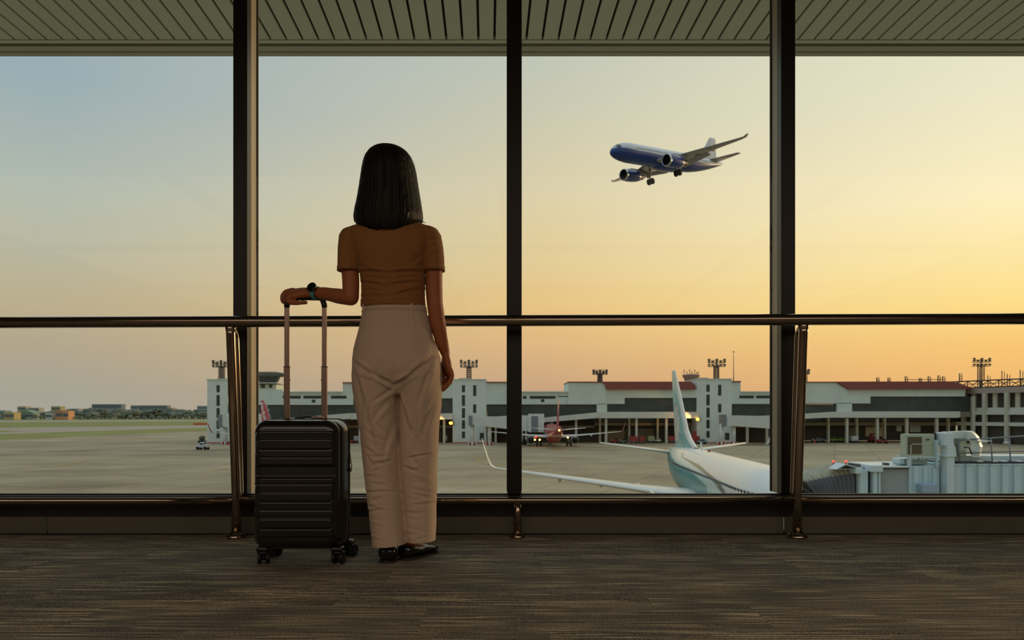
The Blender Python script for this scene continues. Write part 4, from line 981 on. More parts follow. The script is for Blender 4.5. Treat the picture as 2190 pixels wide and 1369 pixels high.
# railing along the roof
mb = MB()
for (x, yb_) in ((2016, 990), (2044, 989), (2113, 986), (2152, 984), (2187, 983), (2230, 982)):
    mb.cyl(q(x+3, 990, -0.2), q(x, 943-(x-2016)*0.065, -0.2), 0.03, 8)
mb.cyl(q(2016, 943, -0.2), q(2300, 925, -0.2), 0.035, 8); mb.cyl(q(2016, 970, -0.2), q(2300, 960, -0.2), 0.028, 8)
mb.build('roof_railing', M_gry, jb)
mb = MB(); mb.tube([q(2018, 972, -0.5), q(2020, 985, -0.5), q(2016, 1000, -0.45), q(2020, 1020, -0.45)], 0.03, 8); mb.tube([q(2052, 956, -0.35), q(2063, 957, -0.35), q(2068, 972, -0.35)], 0.03, 8); mb.build('cable', M_black, jb)
for x in (1795, 1822): lamp_at(jb, q(x, 989, 0.6), 0.055, M_redl, 'warning_lamp'); jbox('lamp_stem', M_gry, x-1, 990, x+1, 1000, 0.55, 0.65)
# legs reaching the apron
for x in (1885, 2120):
    mb = MB(); mb.cyl(q(x, BT-4, 1.2), (q(x, BT).x, 1.2, 0.9), 0.28, 16); mb.cyl((q(x, BT).x, -0.4, 0.6), (q(x, BT).x, 2.8, 0.6), 0.2, 12); mb.build('support_leg', M_nb, jb)
    for y in (-0.4, 2.8): MB().lathe([(0.1, -0.2), (0.6, -0.2), (0.6, 0.2), (0.1, 0.2)], (q(x, BT).x, y, 0.6), 'X', 24).build('wheel', M_tyre, jb)
# air conditioner: sits on the bridge
au = thing('air_conditioner', 'beige air conditioning unit with dark grille standing on the near jet bridge', 'air conditioner', (JO[0], DB, zA))
jbox('casing', M_ac, 1925, 928, 1986, 972, -0.5, 0.0, au, bev=0.03); jbox('grille', M_grille, 1929, 934, 1957, 969, -0.56, -0.48, au); jbox('grille_frame', M_ac, 1932, 948, 1957, 950, -0.6, -0.5, au); jbox('grille_frame', M_ac, 1932, 948, 1934, 970, -0.6, -0.5, au)
jbox('vent_slot', M_black, 1967, 938.5, 1974, 940.5, -0.53, -0.48, au); jbox('base_rail', M_ac, 1925, 971.5, 1986, 975, -0.55, 0.05, au); jbox('pipe_cover', M_black, 1985, 926, 1989, 940, -0.5, -0.2, au)
# large duct
du = thing('air_duct', 'large white elbow duct curving down to the near jet bridge roof', 'duct', (JO[0], DB, zA))
def sqduct(name, pts, hw, hy, m, par, skew=0.0):
    rings = []
    P_ = [Vector(p) for p in pts]
    for i, p in enumerate(P_):
        d = (P_[min(i+1, len(P_)-1)]-P_[max(i-1, 0)]).normalized(); nrm = Vector((-d.z, 0, d.x)); w_ = hw[i] if isinstance(hw, list) else hw
        K = Vector((skew, hy, 0)); rings.append([p+nrm*w_-K*0.6, p-nrm*w_-K*0.6, p-nrm*w_+K, p+nrm*w_+K])
    return MB().loft(rings, smooth=False).build(name, m, par)
pts = [q(2010, 932.5, 0.2), q(2040, 930.5, 0.2), q(2068, 929.5, 0.2)]
for k in range(1, 9): an_ = k/8*PI/2; pts.append(q(2070+24*math.sin(an_), 957-28*math.cos(an_), 0.2))
pts += [q(2094.5, 966, 0.2), q(2095, 978, 0.2)]
sqduct('duct_body', pts, [0.16]*4+[0.19]*6+[0.24, 0.17, 0.15], 0.55, M_duct, du, 0.42)
for x in (2024, 2060): jbox('duct_flange', M_duct, x, 923, x+2, 940, -0.4, 0.3, du)
jbox('duct_flange', M_duct, 2082, 942, 2112, 944, -0.3, 0.5, du)
d2 = thing('air_duct', 'small white elbow duct beside the lift column of the near jet bridge', 'duct', (JO[0], DB, zA))
pts = [q(2014, 950, -0.1), q(2020, 949, -0.1)]
for k in range(1, 7): an_ = k/6*PI/2; pts.append(q(2020+15*math.sin(an_), 965-16*math.cos(an_), -0.1))
pts += [q(2036, 976, -0.1)]
sqduct('duct_body', pts, [0.12]*3+[0.16]*6, 0.3, M_duct, d2, 0.2)
d3 = thing('control_cabinet', 'pale upright cabinet between the two elbow ducts', 'cabinet', (JO[0], DB, zA))
jbox('casing', M_ac, 2047, 934, 2064, 976, -0.1, 0.6, d3, bev=0.03); jbox('door_panel', M_ac, 2049, 938, 2062, 965, -0.13, -0.09, d3, bev=0.01)

# ------------------------------------------------------------------ ground vehicles
def veh(kind, px, pb, wpx, col, label, face=1, group=None, cat=None):
    d = (CZ-zA)*F/(pb-HY); s = d/F; L_ = wpx*s; c = at(px, pb, d); key = 'paint_%d_%d_%d' % col
    m = mat(key, col, 0.4)
    t = thing(kind, label, cat or kind.replace('_', ' '), (c.x, d, zA), group=group)
    f = face
    def B_(n, m_, x0, x1, y0, y1, z0, z1, bev=0.05): return MB().box((f*(x0+x1)/2*L_, (y0+y1)/2, (z0+z1)/2), (abs(x1-x0)*L_, abs(y1-y0), z1-z0), bev=bev).build(n, m_, t)
    def Wh(xs_, r, y=0.8):
        for x in xs_:
            for sy in (-1, 1): MB().lathe([(0.05, -0.1), (r, -0.1), (r, 0.1), (0.05, 0.1)], (f*x*L_, sy*y, r), 'Y', 16).build('wheel', M_tyre, t)
    if kind == 'pickup_truck':
        B_('body', m, -0.5, 0.5, -0.9, 0.9, 0.5, 1.05, 0.12); B_('cab', m, -0.2, 0.15, -0.85, 0.85, 1.0, 1.75, 0.2); B_('window_glass', M_win, -0.21, 0.16, -0.7, 0.7, 1.2, 1.6); B_('side_window', M_win, -0.15, 0.1, -0.88, 0.88, 1.2, 1.58); B_('bed_wall', m, 0.18, 0.5, -0.88, 0.88, 0.95, 1.25); B_('bumper', M_gry, -0.52, -0.48, -0.85, 0.85, 0.45, 0.7); Wh((-0.32, 0.32), 0.38, 0.85)
    elif kind == 'car':
        B_('body', m, -0.5, 0.5, -0.85, 0.85, 0.35, 0.95, 0.15); B_('cabin', m, -0.25, 0.3, -0.75, 0.75, 0.9, 1.42, 0.2); B_('side_window', M_win, -0.2, 0.25, -0.78, 0.78, 1.0, 1.32, 0.1); Wh((-0.3, 0.3), 0.32)
    elif kind == 'baggage_cart':
        B_('deck', M_gry, -0.5, 0.5, -0.8, 0.8, 0.45, 0.58, 0.02); B_('canopy_box', m, -0.46, 0.46, -0.78, 0.78, 0.6, 1.95, 0.06); B_('curtain', m, -0.4, 0.4, -0.82, -0.78, 0.7, 1.8, 0.01); Wh((-0.33, 0.33), 0.26, 0.65)
    elif kind == 'baggage_tug':
        B_('chassis', m, -0.5, 0.5, -0.7, 0.7, 0.35, 0.8, 0.08); B_('engine_cover', m, -0.5, -0.1, -0.6, 0.6, 0.75, 1.1, 0.08); B_('seat', M_tyre, 0.05, 0.25, -0.5, 0.5, 0.8, 1.25, 0.05); B_('steering_post', M_tyre, -0.12, -0.06, -0.1, 0.1, 1.0, 1.4, 0.02); Wh((-0.3, 0.3), 0.34, 0.65)
    elif kind == 'loader_truck':
        B_('chassis', m, -0.5, 0.5, -1.1, 1.1, 0.5, 1.0, 0.08); B_('driver_cab', m, -0.5, -0.25, -1.1, 0.2, 1.0, 2.6, 0.12); B_('windscreen', M_win, -0.51, -0.3, -0.9, 0.0, 1.7, 2.4, 0.05); B_('platform', m, -0.2, 0.5, -1.1, 1.1, 2.4, 2.7, 0.04)
        mb = MB(); mb.cyl((f*-0.15*L_, -1.0, 1.0), (f*0.45*L_, -1.0, 2.4), 0.1, 8); mb.cyl((f*0.45*L_, -1.0, 1.0), (f*-0.15*L_, -1.0, 2.4), 0.1, 8); mb.build('scissor_lift', m, t); Wh((-0.35, 0.35), 0.45, 1.0)
    elif kind == 'stair_truck':
        B_('chassis', m, -0.5, 0.5, -1.0, 1.0, 0.45, 0.9, 0.08); B_('driver_cab', m, -0.5, -0.22, -1.0, 1.0, 0.9, 2.1, 0.12); B_('windscreen', M_win, -0.515, -0.3, -0.8, 0.8, 1.4, 1.95, 0.05)
        mb = MB(); mb.prism([(f*-0.2*L_, 0.9), (f*0.5*L_, 0.9), (f*0.5*L_, 1.15), (f*-0.1*L_, 3.6), (f*-0.2*L_, 3.6)], -0.9, 0.9); mb.build('boarding_stair', m, t); Wh((-0.35, 0.35), 0.42, 0.95)
    elif kind == 'water_trailer':
        MB().ball((0, 0, 1.3), (L_*0.45, 0.8, 0.75), 16, 10).build('tank', m, t); B_('frame', M_gry, -0.5, 0.5, -0.6, 0.6, 0.45, 0.6, 0.02); Wh((-0.25, 0.25), 0.35, 0.7)
    return t
RC = (150, 46, 44); WC = (196, 196, 192); GC = (120, 150, 44); DC = (84, 78, 60)
veh('pickup_truck', 434, 962, 24, (188, 190, 196), 'silver pickup truck on the apron left of the left stair tower')
veh('water_trailer', 432, 947, 15, DC, 'olive tank trailer standing behind the silver pickup truck', cat='trailer')
veh('baggage_cart', 1355, 948.5, 19, RC, 'wider red baggage cart below the columned pier')
veh('baggage_cart', 1373, 948.5, 12, RC, 'narrow red baggage cart parked right of the wider red cart')
veh('baggage_tug', 1315, 948, 16, RC, 'red baggage tug left of the red carts under the pier')
veh('baggage_tug', 1332, 948.5, 15, (110, 100, 90), 'dull grey tug between the red tug and the red carts')
veh('baggage_cart', 1392, 947.5, 15, (150, 148, 110), 'khaki cart right of the narrow red cart')
veh('car', 1407, 947.5, 13, (190, 186, 160), 'cream car between the khaki cart and the pier column')
veh('baggage_cart', 1437, 947.5, 20, RC, 'red baggage cart directly left of the teal tail fin')
veh('stair_truck', 1484, 949, 22, RC, 'red stair truck right of the teal tail fin', face=-1)
veh('car', 1501, 950, 20, (120, 124, 132), 'dark silver car in front of the stair tower behind the teal tail')
veh('car', 1750, 946, 26, (130, 128, 126), 'dark grey car left of the lime vans under the right pier')
veh('baggage_tug', 1742, 947, 11, (150, 150, 146), 'small pale tug beside the dark grey car')
veh('car', 1781, 946, 20, GC, 'lime green car left of the pier column')
veh('car', 1799, 946, 20, GC, 'lime green car right of the pier column', face=-1)
veh('baggage_cart', 1826, 947, 16, WC, 'low white trailer right of the lime green cars')
veh('loader_truck', 1868, 947, 16, RC, 'red loader truck behind the red service truck')
veh('baggage_tug', 1887, 948.5, 24, RC, 'red service truck nearest the air conditioning unit', cat='truck')
veh('loader_truck', 2036, 953, 50, RC, 'large red fire truck seen through the ducts of the near jet bridge', cat='truck')
veh('baggage_cart', 795-30, 947, 16, WC, 'white cart beside the traveller\'s left leg at the far pier')
veh('baggage_tug', 752, 948, 16, RC, 'red tug seen right above the suitcase edge at the far pier')
veh('baggage_cart', 952, 946, 10, (190, 192, 180), 'pale cart left of the pair of white drums at the stair tower')
veh('water_trailer', 1742, 947, 12, WC, 'white tank trailer beside the dark grey car', cat='trailer') if False else None
# traffic cone and low dolly on the open apron
cn = thing('traffic_cone', 'single dark red cone on the open apron in the right window', 'cone', (*(at(1742, 948, (CZ-zA)*F/62.5).xy), zA))
MB().lathe([(0.55, 0), (0.55, 0.1), (0.35, 0.1), (0.12, 1.0), (0.02, 1.05)], n=16).build('cone_body', M_red, cn)
bar = thing('runway_barrier', 'long low red and white barrier on the grass left of the stair tower', 'barrier', (*(at(433, 909, (CZ-zA)*F/24.0).xy), zA))
mb = MB()
for k in range(8): mb.box((-6+12*k/7, 0, 0.7), (1.5, 0.6, 1.3), bev=0.1)
mb.build('barrier_block', mat('signal_red_plastic', (214,74,56), 0.6), bar)

# ------------------------------------------------------------------ skyline: trees, houses, with distance haze put into the colours
rnd = random.Random(5)
M_leaf = [mat('hazed_foliage_a', (118,128,116), 0.95, noise=0.25, nscale=0.25), mat('hazed_foliage_b', (128,136,128), 0.95, noise=0.25, nscale=0.25), mat('hazed_foliage_c', (134,138,122), 0.95, noise=0.2, nscale=0.3)]  # leaf colours greyed and lightened to carry the haze
M_trunk = mat('tree_bark', (72,64,54), 0.9)
def tree_proto(k):
    r = random.Random(k); t = bpy.data.objects.new('tree', None); COL.objects.link(t)
    mb = MB()
    for i in range(11):
        a = r.uniform(0, 2*PI); rr = r.uniform(0, 4.4); z = r.uniform(4.5, 11); s_ = r.uniform(1.8, 3.6)*(1.15-z/22)
        mb.ball((rr*math.cos(a), rr*math.sin(a), z), (s_*1.15, s_*1.15, s_*0.85), 12, 8)
    me = remeshed(mb, 'foliage', 0.5, 1); v, n_ = get_vn(me)
    rs = np.random.RandomState(k); v += n_*(rs.rand(len(v), 1)-0.4)*0.9; set_v(me, v); me.polygons.foreach_set('use_smooth', [False]*len(me.polygons))
    link('foliage', me, M_leaf[k % 3], t)
    MB().tube([(0, 0, 0), (0.2, 0, 3), (0, 0.1, 6)], [0.5, 0.38, 0.25], 8).build('trunk', M_trunk, t)
    return t
protos = [tree_proto(k) for k in range(4)]; used = [False]*4
kinds_ = ['dense dark tree in the hazy treeline beyond the airfield grass', 'bushy grey green tree in the hazy treeline beyond the airfield grass', 'pale green tree in the hazy treeline beyond the airfield grass', 'dense dark tree in the hazy treeline beyond the airfield grass']
def plant(px, d, sc, k=None):
    k = rnd.randrange(4) if k is None else k
    if used[k]: t = copy_tree(protos[k])
    else: t = protos[k]; used[k] = True
    p = at(px, HY, d); t.location = (p.x, d, zA-0.2); t.scale = (sc*rnd.uniform(0.9, 1.5), sc, sc*rnd.uniform(0.75, 1.1)); t.rotation_euler = (0, 0, rnd.uniform(0, 6.28))
    look = ('dense dark', 'bushy grey', 'pale green', 'dense dark')[k]
    for lim, where in ((0, 'at the left edge of the skyline'), (36, 'before the yellow building'), (72, 'before the green roofed hangar'), (112, 'left of the orange house'), (150, 'around the orange house'), (190, 'left of the long grey block'),
                       (228, 'below the left half of the long grey block'), (262, 'below the right half of the long grey block'), (302, 'below the pale tower block'), (330, 'below the left half of the office block'), (360, 'below the right half of the office block'), (395, 'right of the wide office block'), (470, 'beside the left stair tower')):
        if px < lim: break
    tag(t, '%s %s, %s row of treeline, %s' % (look, 'bush' if d < 1075 else 'tree', 'front' if d < 1075 else 'rear', where), 'tree', 'trees beyond the airfield grass')
x = -90
while x < 452:
    if x > 290 or x > 130: sc = rnd.uniform(1.05, 1.35)
    else: sc = rnd.uniform(0.75, 1.15)
    plant(x, rnd.uniform(1090, 1160), sc); x += rnd.uniform(5.5, 8.5)
x = -90
while x < 452:
    plant(x, rnd.uniform(1000, 1060), rnd.uniform(0.45, 0.8)); x += rnd.uniform(11, 17)
DH = 1260
def house(x0, x1, yt, col, label, roof='flat', floors=3, group=None, dd=DH, rc=(150,150,150)):
    a, b = at(x0, yt, dd), at(x1, yt, dd); w_ = b.x-a.x; H = a.z-zA; t = thing('distant_building', label, 'building', ((a.x+b.x)/2, dd, zA), group=group)
    m = mat('house_%d_%d_%d' % col, col, 0.9, noise=0.05, nscale=0.1)  # the bluish grey walls include distance haze as colour
    if roof == 'gable':
        MB().box((0, 6, H*0.35), (w_, 14, H*0.7)).build('wall', m, t)
        MB().prism([(-w_*0.54, H*0.68), (w_*0.54, H*0.68), (w_*0.1, H), (-w_*0.1, H)], -2, 15).build('roof', mat('roof_%d_%d_%d' % rc, rc, 0.8), t)
    else:
        MB().box((0, 6, H/2), (w_, 14, H)).build('wall', m, t); MB().box((0, 6, H+0.3), (w_*1.02, 14.4, 0.8)).build('parapet', m, t)
    hh = H*(0.68 if roof == 'gable' else 0.96)
    mm = mat('distant_window_band', (92,100,106), 0.6)
    for k in range(floors):
        z = hh*(k+0.6)/floors; MB().box((0, -1.05, z), (w_*0.9, 0.2, hh/floors*0.38)).build('window', mm, t)
    return t
house(197, 260, 865.5, (118,128,134), 'long blue grey block standing highest on the hazy skyline', floors=4)
house(186, 216, 875, (176,160,146), 'beige block in front of the highest long block', floors=3, dd=1230)
house(280, 300, 868, (142,150,156), 'pale tower block right of the highest long block', floors=4)
house(303, 358, 868, (124,132,138), 'wide grey office block behind the flying bird', floors=4)
house(359, 370, 873, (178,160,144), 'small cream block right of the wide grey office block', floors=3)
house(373, 387, 876, (160,156,148), 'low beige house near the right end of the treeline', floors=2)
house(422, 446, 869, (150,160,168), 'pale slab block against the left stair tower', floors=4)
house(36, 72, 877, (160,172,160), 'hangar with pale green gabled roof at the left of the skyline', roof='gable', floors=1, rc=(120,146,124), dd=1040)
house(8, 31, 883, (186,166,118), 'low yellow building in front of the green hangar', floors=1, dd=1000)
house(-20, 12, 879, (132,156,160), 'blue green shed at the left edge of the skyline', floors=1, dd=1060)
house(120, 134, 879, (200,140,104), 'small orange house among the distant trees', floors=1, dd=985)
house(134, 147, 880, (206,152,116), 'peach coloured house right of the small orange house', floors=1, dd=985)
house(98, 112, 884, (196,196,192), 'low white house left of the orange house', floors=1, dd=985)
house(110, 130, 870, (170,164,120), 'pale yellow apartment block behind the orange house', floors=3)
house(38, 56, 870, (184,172,158), 'cream apartment block above the green hangar', floors=3)
house(62, 84, 873, (170,166,160), 'grey cream block right of the cream apartment block', floors=3)
house(150, 168, 875, (160,160,160), 'small grey block left of the beige block', floors=2)
house(228, 246, 876, (178,176,168), 'white grey house below the highest long block', floors=2, dd=1200)
house(262, 278, 877, (168,164,158), 'light house between the long block and the tower block', floors=2)
# ------------------------------------------------------------------ bird in flight outside the glass
M_bird = mat('bird_dark_plumage', (18,17,14), 0.8); M_belly = mat('bird_buff_plumage', (120,112,86), 0.8)
bp_ = at(334, 883, 42)
bd = thing('bird', 'dark bird with spread wings flying low over the distant treeline', 'bird', bp_); bd.rotation_euler = (math.radians(-8), math.radians(30), math.radians(112)); bd.scale = (0.95, 0.66, 1.0)
MB().loft([[(x, r*math.cos(2*PI*j/12), r*0.9*math.sin(2*PI*j/12)-0.02) for j in range(12)] for x, r in ((0.24, 0.012), (0.2, 0.035), (0.14, 0.04), (0.08, 0.065), (-0.02, 0.075), (-0.14, 0.05), (-0.22, 0.03))]).build('body', M_belly, bd)
MB().loft([[(-0.2, -0.03, 0), (-0.2, 0.03, 0), (-0.2, 0.03, 0.01), (-0.2, -0.03, 0.01)], [(-0.38, -0.08, 0), (-0.38, 0.08, 0), (-0.38, 0.08, 0.006), (-0.38, -0.08, 0.006)]], smooth=False).build('tail', M_bird, bd)
for s_ in (1, -1):
    MB().loft([[(x0+dx, s_*y, z+dz) for dx, dz in ((0, 0), (-c*0.4, 0.014), (-c, 0), (-c*0.4, -0.006))] for x0, c, y, z in ((0.12, 0.2, 0.03, 0.02), (0.16, 0.2, 0.22, 0.10), (0.10, 0.15, 0.42, 0.09), (-0.06, 0.04, 0.66, 0.03))]).build('wing', M_bird, bd)
MB().ball((0.27, 0, 0.0), (0.05, 0.035, 0.035), 12, 8).build('head', M_bird, bd)

# ================================================================== SUITCASE
def case_mat():
    m = bpy.data.materials.new('black_glossy_polycarbonate'); m.use_nodes = True; t = m.node_tree; b = t.nodes['Principled BSDF']
    b.inputs['Base Color'].default_value = lin((20,19,17)); b.inputs['Roughness'].default_value = 0.26; b.inputs['Coat Weight'].default_value = 0.5; b.inputs['Coat Roughness'].default_value = 0.08
    tcn = N(t, 'ShaderNodeTexCoord'); n = N(t, 'ShaderNodeTexNoise', inputs={0: tcn.outputs['Object'], 2: 900.0, 3: 2.0}); bp = N(t, 'ShaderNodeBump', inputs={0: 0.12, 1: 0.001})
    t.links.new(n.outputs[0], bp.inputs['Height']); t.links.new(bp.outputs[0], b.inputs['Normal']); return m
M_case = case_mat()
M_plast = mat('black_satin_plastic', (18,18,18), 0.35)
M_rub = mat('black_wheel_rubber', (14,14,14), 0.55)
M_spoke = mat('wheel_spoke_plastic', (52,50,46), 0.3, metal=0.3)
M_tube = mat('champagne_aluminium_tube', (150,128,118), 0.32, metal=0.85)
M_zip = mat('zip_tape', (22,22,22), 0.8)
M_zipm = mat('zip_metal', (140,132,118), 0.3, metal=0.9)
SX, SY = -0.8465, 2.955
suit = thing('suitcase', 'black ribbed hard shell cabin suitcase standing on four wheels beside the woman', 'suitcase', (SX, SY, 0))
ZB, ZT = 0.062, 0.575; HWZ = 0.1795; YF = -0.108; YZ = 0.012      # front face, zip plane (local y)
dF = SY+YF
def sxz(px, py): return ((px-CX)*dF/F-SX, CZ+(HY-py)*dF/F)
def rrect(hw, z0, z1, r, n=14):
    pts = []
    for (cx, cz, a0) in ((hw-r, z1-r, 0), (-hw+r, z1-r, 90), (-hw+r, z0+r, 180), (hw-r, z0+r, 270)):
        for k in range(n+1):
            a = math.radians(a0+90*k/n); pts.append((cx+r*math.cos(a), cz+r*math.sin(a)))
    return pts
def sd_rr(x, z, x0, z0, x1, z1, r):      # signed distance, negative inside; r may be (rl, rr)
    cx, cz, hx, hz = (x0+x1)/2, (z0+z1)/2, abs(x1-x0)/2, abs(z1-z0)/2
    if isinstance(r, tuple): rr = np.where(x < cx, r[0], r[1])
    else: rr = r
    qx = np.abs(x-cx)-hx+rr; qz = np.abs(z-cz)-hz+rr
    return np.minimum(np.maximum(qx, qz), 0)+np.sqrt(np.maximum(qx, 0)**2+np.maximum(qz, 0)**2)-rr
fx0, fx1 = -0.176, 0.160
FR = 0.040
NXg, NZg = 190, 270
gx = np.linspace(-1, 1, NXg); gz = np.linspace(-1, 1, NZg); GX, GZ = np.meshgrid(gx, gz)
cxm, hwf = (fx0+fx1)/2, (fx1-fx0)/2; czm, hzf = (ZB+ZT)/2, (ZT-ZB)/2
Xg = cxm+GX*hwf; Zg = czm+GZ*hzf
rc = 0.050   # pull corners in to the rounded outline
ax, azz = np.abs(Xg-cxm)-(hwf-rc), np.abs(Zg-czm)-(hzf-rc)
inc = (ax > 0) & (azz > 0); mx = np.maximum(ax, azz); ln = np.sqrt(ax**2+azz**2)+1e-9; f_ = np.where(inc, mx/ln, 1)
Xg = np.where(inc, cxm+np.sign(Xg-cxm)*((hwf-rc)+ax*f_), Xg); Zg = np.where(inc, czm+np.sign(Zg-czm)*((hzf-rc)+azz*f_), Zg)
din = -sd_rr(Xg, Zg, fx0, ZB, fx1, ZT, rc); din = np.clip(din, 0, None)
roll = FR-np.sqrt(np.clip(FR**2-(FR-np.minimum(din, FR))**2, 0, None))
def PR(px0, py0, px1, py1, r): 
    a, b = sxz(px0, py1), sxz(px1, py0); return sd_rr(Xg, Zg, a[0], a[1], b[0], b[1], r)
def step_(sd, w=0.0022): return sstep(0.5-sd/(2*w))
H = np.zeros_like(Xg)
R3 = 0.022
frames = [((544, 923, 790, 978), (R3, 0.001)), ((500, 979.5, 725, 1035), (0.001, R3)), ((541.5, 1036.5, 790, 1091), (R3, 0.001)), ((500, 1092.5, 725, 1148), (0.001, R3))]
for (r, rad) in frames:
    sdv = PR(*r, rad); H += 0.0045*step_(sdv, 0.0028)
for (x0, y0, x1, y1) in ((550, 939.5, 713, 961.5), (550, 1053, 711, 1073.5), (550, 1109, 711, 1131)):
    sdv = PR(x0, y0, x1, y1, 0.016); H += 0.0042*step_(sdv, 0.0024); H -= 0.0018*np.exp(-(sdv/0.0035)**2)
sdv = PR(548, 996, 714, 1022, 0.010); H -= 0.011*step_(sdv, 0.006)       # recessed side grip
Yg = YF+roll-H*np.clip(din/0.02, 0, 1)
mb = MB(); mb.add(np.stack([Xg.ravel(), Yg.ravel(), Zg.ravel()], 1), [(i*NXg+j, i*NXg+j+1, (i+1)*NXg+j+1, (i+1)*NXg+j) for i in range(NZg-1) for j in range(NXg-1)], True)
# side wall from the face edge back to the zip
rings = []
for k in range(9):
    u = k/8; x0 = fx0+(-HWZ-fx0)*u**0.6; x1 = fx1+(HWZ-fx1)*u**0.6; y = YF+FR+(YZ-0.006-YF-FR)*u
    cx_ = (x0+x1)/2; rings.append([(cx_+a, y, b) for a, b in rrect((x1-x0)/2, ZB-0.003*u, ZT+0.002*u, rc-0.002*u)])
mb.loft(rings, cap=False); mb.build('front_shell', M_case, suit)
rings = []
for k in range(14):
    if k < 7: u = k/6; y = YZ+0.008+u*0.05; ins = 0.010*u
    else: a = (k-6)/7*PI/2; y = YZ+0.058+0.042*math.sin(a); ins = 0.010+0.042*(1-math.cos(a))
    rings.append([(a_, y, b) for a_, b in rrect(HWZ-ins, ZB-0.003+ins, ZT+0.002-ins, max(rc-ins*0.8, 0.012))])
MB().loft(rings).build('rear_shell', M_case, suit)
z_ = MB()
for (y, rr_, inset) in ((YZ+0.001, 0.010, 0.004),):
    z_.loft([[(a_, y+dy, b) for a_, b in rrect(HWZ-inset+d_, ZB+0.001+inset-0.003-d_, ZT-0.001-inset+0.003+d_, rc-0.002)] for dy, d_ in ((-0.008, -0.003), (-0.006, 0.0), (0.005, 0.0), (0.008, -0.003))], cap=False)
z_.build('zip_tape', M_zip, suit)
for dy in (-0.0045, 0.0045):
    path = [(a_, YZ+dy, b) for a_, b in rrect(HWZ+0.0015, ZB-0.0035, ZT+0.0035, rc)]
    mb = MB(); mb.tube(path+[path[0]], 0.0022, 8, cap=False); mb.build('edge_piping', M_plast, suit)
# zip pulls with a small lock
mb = MB(); mb.box((HWZ+0.004, YZ, 0.408), (0.010, 0.010, 0.020), bev=0.002); mb.tube([(HWZ+0.008, YZ, 0.40), (HWZ+0.011, YZ, 0.39), (HWZ+0.010, YZ, 0.378)], 0.0022, 8); mb.box((HWZ+0.008, YZ, 0.372), (0.007, 0.009, 0.018), bev=0.002); mb.tube([(HWZ+0.004, YZ, 0.44), (HWZ+0.006, YZ, 0.425), (HWZ+0.005, YZ, 0.41)], 0.0015, 8)
mb.build('zip_pull', M_zipm, suit)
# carry handle on top
mb = MB(); mb.tube([(-0.055, YZ+0.03, ZT+0.0), (-0.045, YZ+0.03, ZT+0.008), (0.0, YZ+0.03, ZT+0.012), (0.045, YZ+0.03, ZT+0.011), (0.06, YZ+0.03, ZT+0.004), (0.064, YZ+0.03, ZT-0.002)], [0.006, 0.006, 0.007, 0.007, 0.006, 0.005], 12, squash=[0.7]*6)
mb.build('carry_handle', M_plast, suit); MB().box((0.045, YZ+0.02, ZT+0.009), (0.05, 0.02, 0.010), bev=0.003).build('handle_mount', M_tube, suit)
# telescopic handle
PY = 3.02-SY
def hz(py, d=3.02): return CZ+(HY-py)*d/F
def hx(px, d=3.02): return (px-CX)*d/F-SX
for px in (613.6, 693.8):
    x = hx(px); p = MB().box((x, PY, (hz(785)+0.45)/2), (0.0235, 0.014, hz(785)-0.45), bev=0.003).build('handle_pole', M_tube, suit)
    MB().box((x, PY, (hz(785)+hz(655))/2), (0.0195, 0.011, hz(655)-hz(785)), bev=0.0025).build('upper_stage', M_tube, p)
    MB().box((x, PY, hz(785)), (0.0265, 0.017, 0.003), bev=0.001).build('stage_collar', M_plast, p)
    mb = MB(); s_ = 1 if px < 650 else -1; mb.cyl((x+s_*0.012, PY, hz(813.5)), (x+s_*0.0155, PY, hz(813.5)), 0.002, 10); mb.build('stop_pin', M_plast, p)
    MB().box((x, PY, hz(653)), (0.0215, 0.0165, 0.012), bev=0.003).build('corner_cap', M_plast, suit)
xa, xb = hx(613.6), hx(693.8); zt_ = hz(637.5)
g = MB(); n = 24; pts = []
for k in range(n+1):
    u = k/n; x = xa+(xb-xa)*u; e = min(u, 1-u)*2; pts.append((x, PY, zt_-0.030*(1-min(1, e*5))**2.2+0.002*math.sin(u*PI)))
g.tube([(xa, PY, hz(658))]+pts+[(xb, PY, hz(658))], [0.0108]+[0.0118]*len(pts)+[0.0108], 18); g.build('grip', M_plast, suit)
MB().box(((xa+xb)/2+0.01, PY, zt_+0.011), (0.03, 0.010, 0.004), bev=0.0015).build('release_button', M_zipm, suit)
